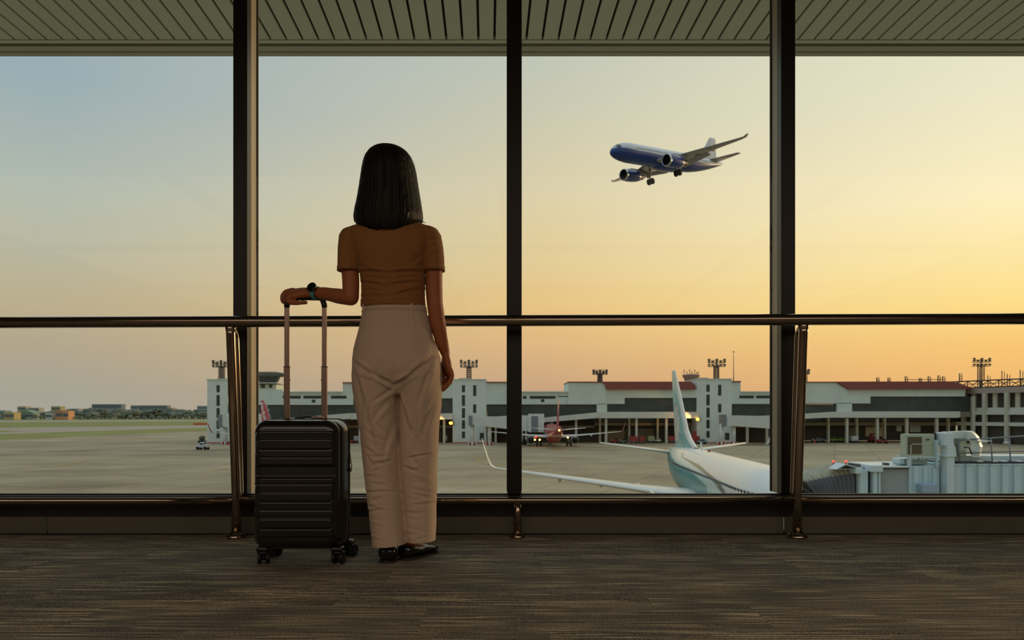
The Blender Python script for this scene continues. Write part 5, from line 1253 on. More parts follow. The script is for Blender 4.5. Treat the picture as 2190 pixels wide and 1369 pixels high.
# four twin spinner wheels
for (wx, wy, ang) in ((-0.143, -0.068, 0.25), (0.152, -0.068, -0.15), (-0.143, 0.088, 1.0), (0.160, 0.088, -0.5)):
    h = MB(); h.box((wx, wy, 0.062), (0.046, 0.05, 0.022), bev=0.008); h.lathe([(0.024, 0.054), (0.026, 0.048), (0.020, 0.040), (0.006, 0.036)], (wx, wy, 0), n=20)
    ho = h.build('caster_housing', M_plast, suit)
    ax_ = Vector((math.cos(ang), math.sin(ang), 0)); bx_ = Vector((-ax_.y, ax_.x, 0)); c0 = Vector((wx, wy, 0))+bx_*0.012
    MB().tube([c0+ax_*-0.011+Vector((0, 0, 0.028)), c0+ax_*0.011+Vector((0, 0, 0.028))], 0.014, 16).build('fork', M_plast, ho)
    for s_ in (-1, 1):
        c = c0+ax_*(0.0155*s_)+Vector((0, 0, 0.0268))
        rings = [[c+ax_*hh*s_+(bx_*math.cos(2*PI*j/36)+Vector((0, 0, 1))*math.sin(2*PI*j/36))*r for j in range(36)] for r, hh in ((0.0215, -0.007), (0.0262, -0.006), (0.0268, 0), (0.0262, 0.006), (0.0225, 0.0075), (0.0205, 0.0055), (0.020, 0.002), (0.004, 0.002))]
        w_ = MB(); w_.loft(rings); wo_ = w_.build('wheel', M_rub, ho)
        sp_ = MB()
        for k in range(5):
            a = 2*PI*k/5; dd_ = bx_*math.cos(a)+Vector((0, 0, 1))*math.sin(a); sp_.tube([c+ax_*0.004*s_+dd_*0.003, c+ax_*0.005*s_+dd_*0.0205], [0.0035, 0.0022], 6)
        sp_.ball(tuple(c+ax_*0.004*s_), 0.0055, 10, 6)
        sp_.build('spokes', M_spoke, ho)

# ================================================================== WOMAN
DW = 2.93
def wp(px, py, d=DW): return Vector(((px-CX)*d/F, d, CZ+(HY-py)*d/F))
WX, WY = -0.475, 2.95
O = Vector((WX, WY, 0))
person = thing('person', 'woman seen from behind in brown short sleeved top and cream trousers holding the suitcase handle', 'person', tuple(O))
def skin_mat():
    m = mat('warm_skin', (164,96,58), 0.55, noise=0.06, nscale=12, bump=0.15, bscale=220)
    b = m.node_tree.nodes['Principled BSDF']; b.inputs['Subsurface Weight'].default_value = 0.08; b.inputs['Subsurface Radius'].default_value = (0.02, 0.008, 0.004); b.inputs['Subsurface Scale'].default_value = 0.3; return m
M_skin = skin_mat()
def ell(cx, cy, z, rx, rb, rf, n=40, e=2.0):
    pts = []
    for j in range(n):
        a = 2*PI*j/n; c, s = math.cos(a), math.sin(a)
        x = rx*math.copysign(abs(c)**(2/e), c); y = math.copysign(abs(s)**(2/e), s); y = y*(rf if y > 0 else rb)
        pts.append((cx+x, cy+y, z))
    return pts
def limb(mb, pts, rad, n=16, sub=6):
    """smooth tube through the points with rounded ends"""
    P_ = [Vector(p) for p in pts]; out = []; rr = []
    for i in range(len(P_)-1):
        p0, p1, p2, p3 = P_[max(i-1, 0)], P_[i], P_[i+1], P_[min(i+2, len(P_)-1)]
        for k in range(sub):
            u = k/sub; out.append(0.5*((2*p1)+(p2-p0)*u+(2*p0-5*p1+4*p2-p3)*u*u+(3*p1-p0-3*p2+p3)*u**3)); q_ = u*u*(3-2*u); rr.append(rad[i]*(1-q_)+rad[i+1]*q_)
    out.append(P_[-1]); rr.append(rad[-1])
    mb.tube(out, rr, n); mb.ball(tuple(P_[0]), rad[0]*0.995, 14, 8); mb.ball(tuple(P_[-1]), rad[-1]*0.995, 14, 8)
B = MB()
hc = wp(831, 0, 2.955); HXc, HYc = hc.x, 2.965; zc_ = 1.565
# head: skull, jaw, face
def headring(t):
    z = 1.452+t*(1.672-1.452)
    prof = [(0.0, 0.030, 0.020, 0.045, 0.030), (0.08, 0.045, 0.040, 0.062, 0.018), (0.2, 0.058, 0.065, 0.076, 0.010), (0.35, 0.068, 0.082, 0.082, 0.0), (0.5, 0.074, 0.092, 0.084, 0.0), (0.65, 0.077, 0.096, 0.084, 0.0), (0.8, 0.071, 0.088, 0.076, 0.0), (0.9, 0.056, 0.070, 0.058, 0.0), (0.97, 0.034, 0.042, 0.035, 0), (1.0, 0.010, 0.012, 0.01, 0)]
    ts = [p[0] for p in prof]; rx, rb, rf, dy = [np.interp(t, ts, [p[i] for p in prof]) for i in range(1, 5)]
    return ell(HXc, HYc+dy, z, rx, rb, rf, 36, 2.15)
B.loft([headring(t) for t in np.linspace(0, 1, 22)])
fy = HYc+0.084
B.tube([(HXc, fy-0.004, 1.572), (HXc, fy+0.006, 1.552), (HXc, fy+0.016, 1.534), (HXc, fy+0.004, 1.528)], [0.007, 0.009, 0.012, 0.009], 12)   # nose
for s_ in (-1, 1):
    B.ball((HXc+s_*0.010, fy+0.004, 1.531), (0.007, 0.008, 0.006), 10, 8)
    B.ball((HXc+s_*0.030, fy-0.014, 1.585), (0.020, 0.012, 0.006), 12, 8)     # brow
    B.ball((HXc+s_*0.030, fy-0.0175, 1.5765), (0.0145, 0.0125, 0.0045), 12, 8); B.ball((HXc+s_*0.030, fy-0.0185, 1.5575), (0.0145, 0.0115, 0.0045), 12, 8)     # lids
    B.ball((HXc+s_*0.036, fy-0.030, 1.538), (0.024, 0.020, 0.022), 12, 8)     # cheek
    B.loft([[(HXc+s_*(0.075+0.012*k_), HYc-0.005+0.017*math.cos(a)*r_, 1.548+0.029*math.sin(a)*r_) for a in np.linspace(0, 2*PI, 14, endpoint=False)] for k_, r_ in ((-0.6, 0.6), (0.3, 1.0), (0.8, 0.9), (0.9, 0.5))])  # ear
B.ball((HXc, fy-0.006, 1.505), (0.021, 0.009, 0.005), 14, 8); B.ball((HXc, fy-0.007, 1.497), (0.018, 0.009, 0.006), 14, 8); B.ball((HXc, fy-0.010, 1.466), (0.018, 0.014, 0.014), 12, 8)
# neck
B.loft([ell(HXc+0.0, HYc-0.02+0.0*k, z, rx, ry, ry, 28) for k, (z, rx, ry) in enumerate(((1.34, 0.085, 0.07), (1.37, 0.062, 0.058), (1.40, 0.052, 0.053), (1.45, 0.049, 0.052), (1.50, 0.050, 0.055), (1.53, 0.05, 0.05)))])
# trunk under the clothes
def rowx(py): return wp(0, py).z
B.loft([ell(wp((a+b)/2, 0).x, WY+dy, wp(0, py).z, (b-a)/2*DW/F-0.010, rb-0.012, rf-0.012, 40, 2.3) for py, a, b, rb, rf, dy in
   ((478, 800, 872, 0.05, 0.05, 0), (492, 772, 896, 0.075, 0.07, 0), (520, 762, 912, 0.095, 0.09, 0), (580, 768, 907, 0.095, 0.12, 0), (640, 776, 905, 0.085, 0.09, 0), (670, 775, 912, 0.09, 0.09, 0), (740, 758, 934, 0.12, 0.10, 0), (790, 765, 930, 0.10, 0.09, 0), (812, 785, 910, 0.06, 0.06, 0))])
# arms
eL = Vector((wp(751, 0).x, 2.925, wp(0, 637).z))
limb(B, [wp(754, 518, 2.95), wp(748, 560, 2.94), wp(750, 600, 2.93), (eL.x, eL.y, eL.z)], [0.034, 0.036, 0.0345, 0.0325])
wrL = wp(671, 625, 3.012)
limb(B, [eL, wp(728, 634, 2.95), wp(700, 629, 2.985), wrL], [0.0325, 0.0315, 0.0275, 0.0215])
limb(B, [wp(918, 518, 2.95), wp(927, 560, 2.95), wp(928, 610, 2.95), wp(930, 650, 2.945)], [0.034, 0.036, 0.0350, 0.033])
wrR = wp(952.5, 756, 2.985)
limb(B, [wp(930, 650, 2.945), wp(936, 690, 2.95), wp(944, 728, 2.965), wrR], [0.033, 0.0325, 0.0265, 0.0195])
# left hand lying over the grip
def pix(px, py, d): return wp(px, py, d)
HD = 3.02
def palm(mb, w, kn, wid_dir, w0, w1, th):
    d = (Vector(kn)-Vector(w)); rings = []
    n_ = d.normalized().cross(Vector(wid_dir)).normalized(); wd = Vector(wid_dir).normalized()
    for u, a, b in ((-0.15, w0*0.85, th*0.8), (0, w0, th*0.9), (0.25, w0*1.12, th), (0.55, w1*0.98, th*1.05), (0.85, w1, th*0.95), (1.0, w1*0.94, th*0.75), (1.08, w1*0.8, th*0.45)):
        c = Vector(w)+d*u; rings.append([c+wd*a*math.copysign(abs(math.cos(t))**0.8, math.cos(t))+n_*b*math.copysign(abs(math.sin(t))**0.8, math.sin(t)) for t in np.linspace(0, 2*PI, 24, endpoint=False)])
    mb.loft(rings)
knL = Vector((pix(626, 0, HD).x, HD, pix(0, 626.5, HD).z)); palm(B, wrL, knL+Vector((0, 0, -0.002)), (0.0, 0.9, 0.42), 0.025, 0.038, 0.0185)
def fing(pts, r0, r1): limb(B, pts, [r0+(r1-r0)*k/(len(pts)-1) for k in range(len(pts))], 12, 4)
for k, (yo, ext) in enumerate(((-0.030, 0.0), (-0.011, 0.002), (0.009, 0.010), (0.029, 0.013))):   # little, ring, middle, index
    y = HD+yo
    if k < 2:      # curled right under the grip, tips turned back along it
        z0 = 624.5 if k else 628
        fing([pix(632, 634-3*k, y), pix(621-2*k, 634-3*k, y-0.002), pix(616-1.5*k, 641-2*k, y-0.003), pix(621-k, 647, y), pix(635, 648, y+0.004), pix(650+4*k, 646.5+0.5*k, y+0.010)], 0.0118, 0.0086)
    elif k == 2:
        fing([pix(628, 624, y), pix(614, 625, y), pix(606, 633, y), pix(607, 643, y), pix(613, 648, y)], 0.0112, 0.0084)
    else:
        fing([pix(628, 620.5, y), pix(612, 624, y), pix(604.5, 632, y), pix(603.5, 641, y), pix(606, 647, y)], 0.0108, 0.0078)
fing([pix(655, 624, HD+0.03), pix(645, 629, HD+0.048), pix(636, 637, HD+0.045), pix(634, 646, HD+0.034)], 0.0125, 0.0085)     # thumb beyond the grip
B.ball(tuple(pix(626, 640, HD-0.022)), 0.0085, 12, 8)
# right hand, hanging and half closed
HR = 2.985
knR = Vector((pix(958.0, 0, HR).x, HR+0.008, pix(0, 797, HR).z)); palm(B, wrR, knR, (-0.38, 1, 0.15), 0.023, 0.037, 0.0150)
for k, (yo, dz) in enumerate(((-0.030, -3), (-0.010, 0), (0.012, 1), (0.033, -1))):
    y = HR+0.008+yo
    xo = -yo*0.38*F/HR
    fing([pix(958+xo, 795+dz, y), pix(963.5+xo*0.6, 807+dz, y), pix(960+xo*0.3, 820+dz, y), pix(952, 829+dz, y), pix(946, 834+dz, y-0.002)], 0.0102, 0.0078)
fing([pix(951, 768, HR+0.018), pix(948, 782, HR+0.034), pix(946, 798, HR+0.040), pix(947.5, 814, HR+0.036), pix(950, 824, HR+0.03)], 0.0135, 0.0085)
# legs and feet
limb(B, [wp(806, 800, 2.94), wp(812, 900, 2.94), wp(820, 985, 2.95), wp(824, 1080, 2.95), (wp(825, 0, 2.92).x, 2.925, 0.085)], [0.062, 0.052, 0.042, 0.038, 0.030])
limb(B, [wp(894, 800, 2.97), wp(892, 900, 2.97), wp(892, 985, 2.97), wp(886, 1080, 2.975), (wp(872, 0, 2.97).x, 2.985, 0.085)], [0.062, 0.052, 0.042, 0.038, 0.030])
hL = Vector((wp(825, 0, 2.89).x, 2.905, 0)); hR = Vector((wp(862, 0, 2.96).x, 2.965, 0))
dL = Vector((-0.06, 1, 0)).normalized(); dR = Vector((0.46, 0.89, 0)).normalized()
def foot(mb, h, d, grow=0.0, L_=0.225, top=0.0):
    s = Vector((d.y, -d.x, 0)); rings = []
    for u, w_, hh, zo in ((-0.03, 0.012, 0.022, 0.02), (0.0, 0.026, 0.040, 0.012), (0.08, 0.031, 0.052, 0.010), (0.2, 0.032, 0.056, 0.010), (0.38, 0.033, 0.050, 0.010), (0.58, 0.038, 0.036, 0.010), (0.75, 0.042, 0.026, 0.010), (0.9, 0.036, 0.020, 0.010), (0.985, 0.022, 0.015, 0.011), (1.02, 0.008, 0.010, 0.013)):
        c = h+d*(u*L_); a_, hh2 = w_+grow, hh+top
        rings.append([tuple(c+s*a_*math.cos(t)+Vector((0, 0, (zo-grow)+(hh2+grow)*(0.5+0.5*math.sin(t))))) for t in np.linspace(0, 2*PI, 20, endpoint=False)])
    mb.loft(rings)
foot(B, hL+dL*0.006, dL, -0.002, 0.212); foot(B, hR+dR*0.006, dR, -0.002, 0.212)
limb(B, [Vector((wp(825, 0, 2.92).x, 2.925, 0.085)), hL+dL*0.04+Vector((0, 0, 0.045))], [0.030, 0.026]); limb(B, [Vector((wp(872, 0, 2.97).x, 2.985, 0.085)), hR+dR*0.045+Vector((0, 0, 0.045))], [0.030, 0.026])
local(B, O)
me = remeshed(B, 'body', 0.0038, 4, 0.5); body = link('body', me, M_skin, person)
# eyes
M_eye = mat('eye_white', (225,220,214), 0.2); M_iris = mat('dark_iris', (40,26,18), 0.15)
for s_ in (-1, 1):
    e = MB().ball((HXc+s_*0.030-O.x, fy-0.0150-O.y, 1.567), 0.0118, 16, 10).build('eye', M_eye, person); MB().ball((HXc+s_*0.030-O.x, fy-0.0052-O.y, 1.567), (0.0052, 0.0030, 0.0052), 12, 8).build('iris', M_iris, e)
M_brow = mat('dark_eyebrow_hair', (22,16,12), 0.8); M_lip = mat('rose_lip', (150,70,62), 0.4)
for s_ in (-1, 1):
    MB().tube([Vector((HXc+s_*0.016, fy-0.004, 1.589))-O, Vector((HXc+s_*0.032, fy-0.0045, 1.594))-O, Vector((HXc+s_*0.048, fy-0.017, 1.589))-O], [0.002, 0.0024, 0.001], 8).build('eyebrow', M_brow, person)
mb = MB(); mb.ball((HXc-O.x, fy+0.001-O.y, 1.504), (0.019, 0.0045, 0.0035), 16, 8); mb.ball((HXc-O.x, fy-0.0005-O.y, 1.4965), (0.016, 0.0045, 0.0042), 16, 8); mb.build('lips', M_lip, person)
# ------------------------------------------------------------------ folds helper
def seg_disp(v, segs, toimg):
    """sum of soft creases: each segment (x0,y0,x1,y1,amp_mm,width_px) given in front view coordinates"""
    px, py = toimg(v); out = np.zeros(len(v))
    for (x0, y0, x1, y1, amp, wd) in segs:
        dx, dy = x1-x0, y1-y0; L2 = dx*dx+dy*dy; u = np.clip(((px-x0)*dx+(py-y0)*dy)/L2, 0, 1)
        ddx, ddy = px-(x0+u*dx), py-(y0+u*dy); dist = np.hypot(ddx, ddy); side = np.sign(ddx*dy-ddy*dx)
        tap = np.sin(np.clip(u, 0.03, 0.97)*PI)**0.6
        out += amp/1000*tap*(-np.exp(-(dist/wd)**2)+0.75*np.exp(-((dist*side-1.5*wd)/wd)**2))
    return out
def toimg(v):
    X_ = v[:, 0]+O.x; Y_ = v[:, 1]*0+DW; return CX+X_*F/DW, HY-(v[:, 2]-CZ)*F/DW
def vnoise(v, scale, seed):
    r = np.random.RandomState(seed); out = np.zeros(len(v))
    for k in range(10):
        d = r.normal(size=3)*scale*(0.6+0.12*k); ph = r.rand()*6.28; out += np.sin(v@d+ph)/(1+0.2*k)
    return out/4
# ------------------------------------------------------------------ trousers
M_trou = mat('cream_twill_cotton', (200,176,156), 0.85, noise=0.03, nscale=6, sheen=0.15, bump=0.12, bscale=500)
T = MB()
def trow(py, a, b, rb, rf, dy=0.0, e=2.25): return ell(wp((a+b)/2, 0).x, WY+dy, wp(0, py).z, (b-a)/2*DW/F, rb, rf, 56, e)
T.loft([trow(*r) for r in ((652, 775.5, 909, 0.088, 0.088), (660, 774.5, 909.5, 0.090, 0.090), (680, 771, 914.5, 0.098, 0.094), (700, 767, 920.5, 0.108, 0.097), (720, 762, 927, 0.120, 0.099), (745, 755, 935.5, 0.132, 0.101), (768, 751.5, 940.5, 0.138, 0.102), (792, 751, 943, 0.136, 0.103), (812, 752, 943, 0.125, 0.100), (824, 758, 938, 0.105, 0.09), (845, 790, 905, 0.07, 0.07))])
def leg(rows, dy):
    T.loft([ell(wp((a+b)/2, 0).x, WY+d_, wp(0, py).z, (b-a)/2*DW/F, rb, rf, 44, 2.3) for py, a, b, rb, rf, d_ in rows])
leg([(775, 753, 846, 0.120, 0.095, 0), (800, 751.5, 848, 0.125, 0.098, 0), (830, 753, 848, 0.118, 0.097, 0), (860, 757.5, 847.5, 0.108, 0.094, 0), (900, 765, 847.5, 0.098, 0.090, 0), (930, 770.5, 848, 0.093, 0.087, 0), (986, 776, 851.5, 0.085, 0.082, 0.0), (1020, 779, 853, 0.082, 0.080, 0.0), (1047, 782, 855.5, 0.082, 0.080, 0), (1075, 785, 858.5, 0.083, 0.082, 0), (1103, 788, 861.5, 0.084, 0.084, -0.002), (1135, 791.5, 865, 0.085, 0.086, -0.004), (1160, 795, 868, 0.086, 0.088, -0.004), (1174, 796, 869, 0.086, 0.088, -0.004)], 0)
leg([(775, 850, 942, 0.120, 0.095, 0.01), (800, 849, 943.5, 0.122, 0.098, 0.01), (830, 850.5, 943, 0.115, 0.097, 0.012), (860, 851.5, 940, 0.106, 0.094, 0.016), (900, 852, 936.5, 0.096, 0.090, 0.02), (930, 852.0, 934.5, 0.092, 0.087, 0.024), (960, 850, 933, 0.088, 0.085, 0.026), (986, 850, 932, 0.085, 0.082, 0.030), (1020, 852, 931, 0.083, 0.080, 0.032), (1047, 854, 931, 0.083, 0.080, 0.034), (1075, 857, 930.5, 0.084, 0.082, 0.036), (1103, 860, 930, 0.085, 0.084, 0.036), (1135, 863, 929, 0.086, 0.086, 0.036), (1157, 866, 928.5, 0.087, 0.088, 0.036), (1172, 867, 928, 0.087, 0.088, 0.036)], 0)
local(T, O)
me = remeshed(T, 'trousers', 0.0046, 4, 0.5)
v, nn = get_vn(me)
rnd2 = random.Random(11)
segs = [(846, 826, 812, 806, 7, 4), (812, 806, 782, 796, 6, 4), (850, 826, 884, 808, 7, 4), (884, 808, 928, 766, 6, 4.5), (763, 776, 800, 800, 5, 4), (935, 752, 912, 796, 4, 5),
        (846, 832, 806, 862, 4, 4), (800, 868, 772, 930, 3.5, 5), (852, 836, 868, 880, 4, 4), (868, 880, 880, 930, 3, 5), (926, 788, 898, 868, 5, 5), (898, 868, 884, 940, 4, 6), (768, 800, 790, 880, 3.5, 6), (790, 880, 806, 950, 3, 6),
        (836, 858, 800, 905, 3, 5), (934, 850, 906, 930, 3, 5), (846, 900, 822, 985, 3, 5), (846, 660, 847, 812, -1.0, 1.6), (797, 668, 790, 704, -1.1, 1.6), (884, 664, 892, 702, -1.3, 1.6),
        (775, 668, 907, 664, -1.3, 1.3), (784, 845, 776, 905, 3, 4), (820, 780, 800, 830, 2.0, 6), (880, 780, 900, 830, 2.0, 6), (812, 960, 828, 1010, 2.5, 6), (924, 700, 930, 760, 2.5, 4)]
for (x0, x1, off) in ((780, 852, 0), (862, 928, 1)):
    for k in range(17):
        y = 975+k*11.0+rnd2.uniform(-4, 4); a = x0+rnd2.uniform(0, 26); b = min(a+rnd2.uniform(22, 48), x1); dy_ = rnd2.uniform(-12, 12)
        segs.append((a, y, b, y+dy_, rnd2.uniform(1.5, 3.6)*(1.0 if y < 1100 else 0.65), rnd2.uniform(2.2, 4.0)))
    for k in range(6):
        y = 900+k*14; a = x0+rnd2.uniform(0, 30); segs.append((a, y, a+rnd2.uniform(14, 30), y+rnd2.uniform(12, 34), rnd2.uniform(1.2, 2.4), rnd2.uniform(3, 5)))
d = seg_disp(v, segs, toimg)
seat = 0.004*vnoise(v, 14, 4)
px_, py_ = toimg(v); fadeh = np.clip((1164-py_)/14, 0, 1)*np.clip((py_-655)/10, 0.1, 1)
v += nn*((d*np.where(nn[:, 1] < 0.2, 1.9, 0.9)+seat*np.clip((py_-700)/60, 0, 1))*fadeh)[:, None]
# hem slant: left hem dips at the outer side
hemz = CZ+(HY-np.interp(px_, [790, 830, 866, 872, 930], [1168.5, 1165, 1162, 1161, 1159]))*DW/F
v[:, 2] = np.maximum(v[:, 2], hemz)
# centre back seam groove between the seat halves
gr = np.exp(-((px_-847.5)/5.5)**2)*np.clip((py_-770)/40, 0, 1)*np.clip((838-py_)/10, 0, 1)*(nn[:, 1] < 0)
v[:, 1] += 0.010*gr
set_v(me, v); trou = link('trousers', me, M_trou, person)
# waistband and belt loops
wbm = MB(); wbm.loft([ell(wp((a+b)/2, 0).x-O.x, 0, wp(0, py).z, (b-a)/2*DW/F+e_, rb+e_, rf+e_, 56, 2.25) for py, a, b, rb, rf, e_ in ((668, 773.0, 911.5, 0.0935, 0.092, 0.0), (667.5, 773, 911, 0.093, 0.092, 0.0022), (655, 775.2, 909.2, 0.089, 0.089, 0.0022), (653.5, 775.5, 909, 0.089, 0.089, 0.0))]); wbm.build('waistband', M_trou, trou)
for (px, yb_) in ((781, -0.050), (884, -0.073)):
    p = wp(px, 661); MB().box((p.x-O.x, yb_-0.006, p.z), (0.009, 0.004, 0.030), bev=0.001).build('belt_loop', M_trou, trou)
# ------------------------------------------------------------------ blouse
M_top = mat('caramel_rib_knit', (148,98,50), 0.85, noise=0.05, nscale=10, sheen=0.1, bump=0.25, bscale=420, stretch=(1, 1, 0.15))
Tp = MB()
Tp.loft([ell(wp((a+b)/2, 0).x, WY+dy, wp(0, py).z, (b-a)/2*DW/F, rb, rf, 56, e) for py, a, b, rb, rf, dy, e in
   ((468.5, 806, 866, 0.050, 0.050, -0.01, 2.0), (471, 790, 881, 0.046, 0.050, -0.004, 2.0), (474, 776, 894, 0.050, 0.054, -0.002, 2.0), (478, 762, 907, 0.057, 0.060, 0.0, 2.1), (483, 747, 919, 0.068, 0.068, 0, 2.2), (492, 742, 922, 0.084, 0.080, 0, 2.5), (506, 746, 920, 0.100, 0.090, 0, 2.6), (530, 752, 918, 0.107, 0.106, 0, 2.6), (555, 760, 912, 0.107, 0.125, 0, 2.5), (580, 767, 908, 0.102, 0.132, 0, 2.4), (600, 770, 908, 0.098, 0.118, 0, 2.3), (620, 771.5, 907.5, 0.096, 0.104, 0, 2.3), (638, 771.5, 907, 0.097, 0.099, 0, 2.3), (650, 769.5, 908.5, 0.099, 0.099, 0, 2.3), (656, 770.5, 908.5, 0.097, 0.097, 0, 2.3), (658, 774, 906, 0.092, 0.092, 0, 2.3))])
# sleeves
def sleeve(pts, rads):
    rr = []
    for i, (p, (ra, rb)) in enumerate(zip(pts, rads)):
        rr.append(ell(p.x, p.y, p.z, ra, rb, rb, 32, 2.1))
    Tp.loft(rr)
sleeve([wp(760, 487, 2.95), wp(755, 493, 2.95), wp(750, 505, 2.95), wp(747.5, 530, 2.945), wp(746.5, 555, 2.94), wp(745.5, 579, 2.935)], [(0.032, 0.03), (0.044, 0.045), (0.0465, 0.055), (0.0455, 0.056), (0.0445, 0.054), (0.0435, 0.053)])
sleeve([wp(908, 485, 2.95), wp(914, 491, 2.95), wp(920, 505, 2.95), wp(925, 530, 2.95), wp(927.5, 555, 2.95), wp(928.8, 579, 2.95)], [(0.030, 0.03), (0.041, 0.045), (0.0450, 0.055), (0.0440, 0.056), (0.0430, 0.054), (0.0415, 0.053)])
local(Tp, O)
me = remeshed(Tp, 'blouse', 0.0042, 3, 0.5); v, nn = get_vn(me)
segs = [(770, 584, 838, 592, 6, 3.5), (838, 592, 907, 584, 6, 3.5), (772, 606, 830, 618, 4.5, 3.5), (830, 618, 903, 606, 5, 3.5), (776, 636, 840, 640, 3.5, 3.5), (840, 640, 905, 620, 4.5, 3.5), (774, 572, 800, 582, 3, 3), (906, 560, 880, 552, 3.5, 3), (908, 548, 886, 570, 3, 3.5), (765, 560, 750, 540, 2.5, 3), (788, 598, 846, 606, 3, 3), (850, 602, 900, 596, 3, 3), (780, 622, 826, 630, 3, 3), (858, 630, 900, 640, 3, 3), (770, 648, 820, 650, 2.5, 3), (850, 650, 905, 644, 2.5, 3),
        (764, 572, 752, 505, -3, 2.2), (909, 572, 918, 520, -3, 2.2), (752, 505, 740, 488, -2, 2), (918, 520, 924, 488, -2.5, 2), (914, 520, 940, 506, 2.5, 3), (912, 538, 944, 520, 2.5, 3), (912, 556, 940, 540, 2, 3), (735, 494, 748, 520, 1.5, 3), (770, 478, 845, 482, 0.8, 4)]
d = 1.5*seg_disp(v, segs, toimg); v += nn*(d+0.0010*vnoise(v, 30, 9))[:, None]
px_, py_ = toimg(v)
set_v(me, v); top = link('blouse', me, M_top, person)
# sleeve hems and neck rib
for (p, ra, rb) in ((wp(745.5, 575.5, 2.935), 0.0452, 0.0545), (wp(928.8, 575.5, 2.95), 0.0430, 0.0545)):
    pts = [(p.x-O.x+ra*math.cos(a), p.y-O.y+rb*math.sin(a), p.z) for a in np.linspace(0, 2*PI, 33)]
    MB().loft([[(p.x-O.x+(ra+e_)*math.cos(a), p.y-O.y+(rb+e_)*math.sin(a), p.z+dz) for a in np.linspace(0, 2*PI, 32, endpoint=False)] for e_, dz in ((-0.004, 0.011), (0.0004, 0.010), (0.0008, -0.008), (-0.004, -0.009))], cap=False).build('sleeve_hem', M_top, top)
# ------------------------------------------------------------------ hair
M_hair = bpy.data.materials.new('dark_straight_hair'); M_hair.use_nodes = True; t = M_hair.node_tree; b = t.nodes['Principled BSDF']
b.inputs['Roughness'].default_value = 0.5; b.inputs['Specular IOR Level'].default_value = 0.22
tcn = N(t, 'ShaderNodeTexCoord'); mpn = N(t, 'ShaderNodeMapping'); mpn.inputs[3].default_value = (420, 420, 9); t.links.new(tcn.outputs['Object'], mpn.inputs[0])
n_ = N(t, 'ShaderNodeTexNoise', inputs={0: mpn.outputs[0], 2: 1.0, 3: 3.0}); t.links.new(ramp(t, n_.outputs[0], [(0.3, lin((10,8,6))), (0.7, lin((28,20,14)))]), b.inputs['Base Color'])
bp2 = N(t, 'ShaderNodeBump', inputs={0: 0.6, 1: 0.003}); t.links.new(n_.outputs[0], bp2.inputs['Height']); t.links.new(bp2.outputs[0], b.inputs['Normal'])
rows = [(317.5, 822, 836), (319.5, 806, 850), (323, 799, 858), (330, 791.5, 867.5), (340, 785, 875), (352, 781.5, 880.5), (370, 778.5, 884.5), (400, 774, 889), (430, 769, 894), (450, 764.5, 897), (463, 762.5, 898.5), (472, 763.5, 896), (478, 769, 889), (482, 778, 881), (485, 798, 867)]
rs = np.random.RandomState(3)
nphi = 240; hv = []; NR_ = 60
ph_ = [rs.rand()*6.28 for _ in range(12)]
pys = np.interp(np.linspace(0, len(rows)-1, NR_), range(len(rows)), [r[0] for r in rows]); lx_ = np.interp(pys, [r[0] for r in rows], [r[1] for r in rows]); rx_ = np.interp(pys, [r[0] for r in rows], [r[2] for r in rows])
for i in range(NR_):
    z = wp(0, pys[i], 2.955).z; xl, xr = wp(lx_[i], 0, 2.955).x, wp(rx_[i], 0, 2.955).x; cx_ = (xl+xr)/2; a_ = (xr-xl)/2
    u = i/(NR_-1); back = min(0.118, a_*1.18) if pys[i] < 400 else np.interp(pys[i], [400, 440, 460, 472, 479, 485], [0.118, 0.120, 0.121, 0.120, 0.118, 0.114]); front = min(0.10, a_*1.1)
    phim = math.radians(np.interp(pys[i], [317, 345, 360, 380, 483], [180, 175, 130, 112, 104]))
    for j in range(nphi+1):
        ph = -phim+2*phim*j/nphi      # 0 = straight back (towards the viewer)
        st = sum(math.sin(ph*f_+p_+0.3*math.sin(u*3+f_))/f_**0.25 for f_, p_ in zip((9, 17, 31, 47, 61, 83, 101, 127, 151, 173, 199, 223), ph_))*0.00065*min(1, u*4)
        tipz = 0.0035*math.sin(ph*23+1)+0.003*math.sin(ph*57) if i > NR_-5 else 0
        c_, s_ = math.cos(ph), math.sin(ph)
        r_b = back if c_ > 0 else front
        cc = math.copysign(abs(c_)**(0.92-0.30*max(0, u*2-1)), c_)
        hv.append((cx_+(a_+st)*s_-O.x, (HYc-0.002)-(r_b+st)*cc-O.y, z+tipz-0.029*max(c_, 0)*float(sstep(np.float64((u-0.55)/0.45)))))
M1 = nphi+1
hf = [(i*M1+j, i*M1+j+1, (i+1)*M1+j+1, (i+1)*M1+j) for i in range(NR_-1) for j in range(nphi)]
hm = bpy.data.meshes.new('hair'); hm.from_pydata(hv+[(wp(829, 0, 2.955).x-O.x, HYc-O.y, wp(0, 316.3, 2.955).z)], [], hf+[(j, j+1, len(hv)) for j in range(nphi)])
hm = evaluated(hm, [('SOLIDIFY', dict(thickness=0.010, offset=-1.0))], 'hair')
bm = bmesh.new(); bm.from_mesh(hm); bmesh.ops.recalc_face_normals(bm, faces=bm.faces[:]); bm.to_mesh(hm); bm.free(); hm.polygons.foreach_set('use_smooth', [True]*len(hm.polygons))
hair = link('hair', hm, M_hair, person)
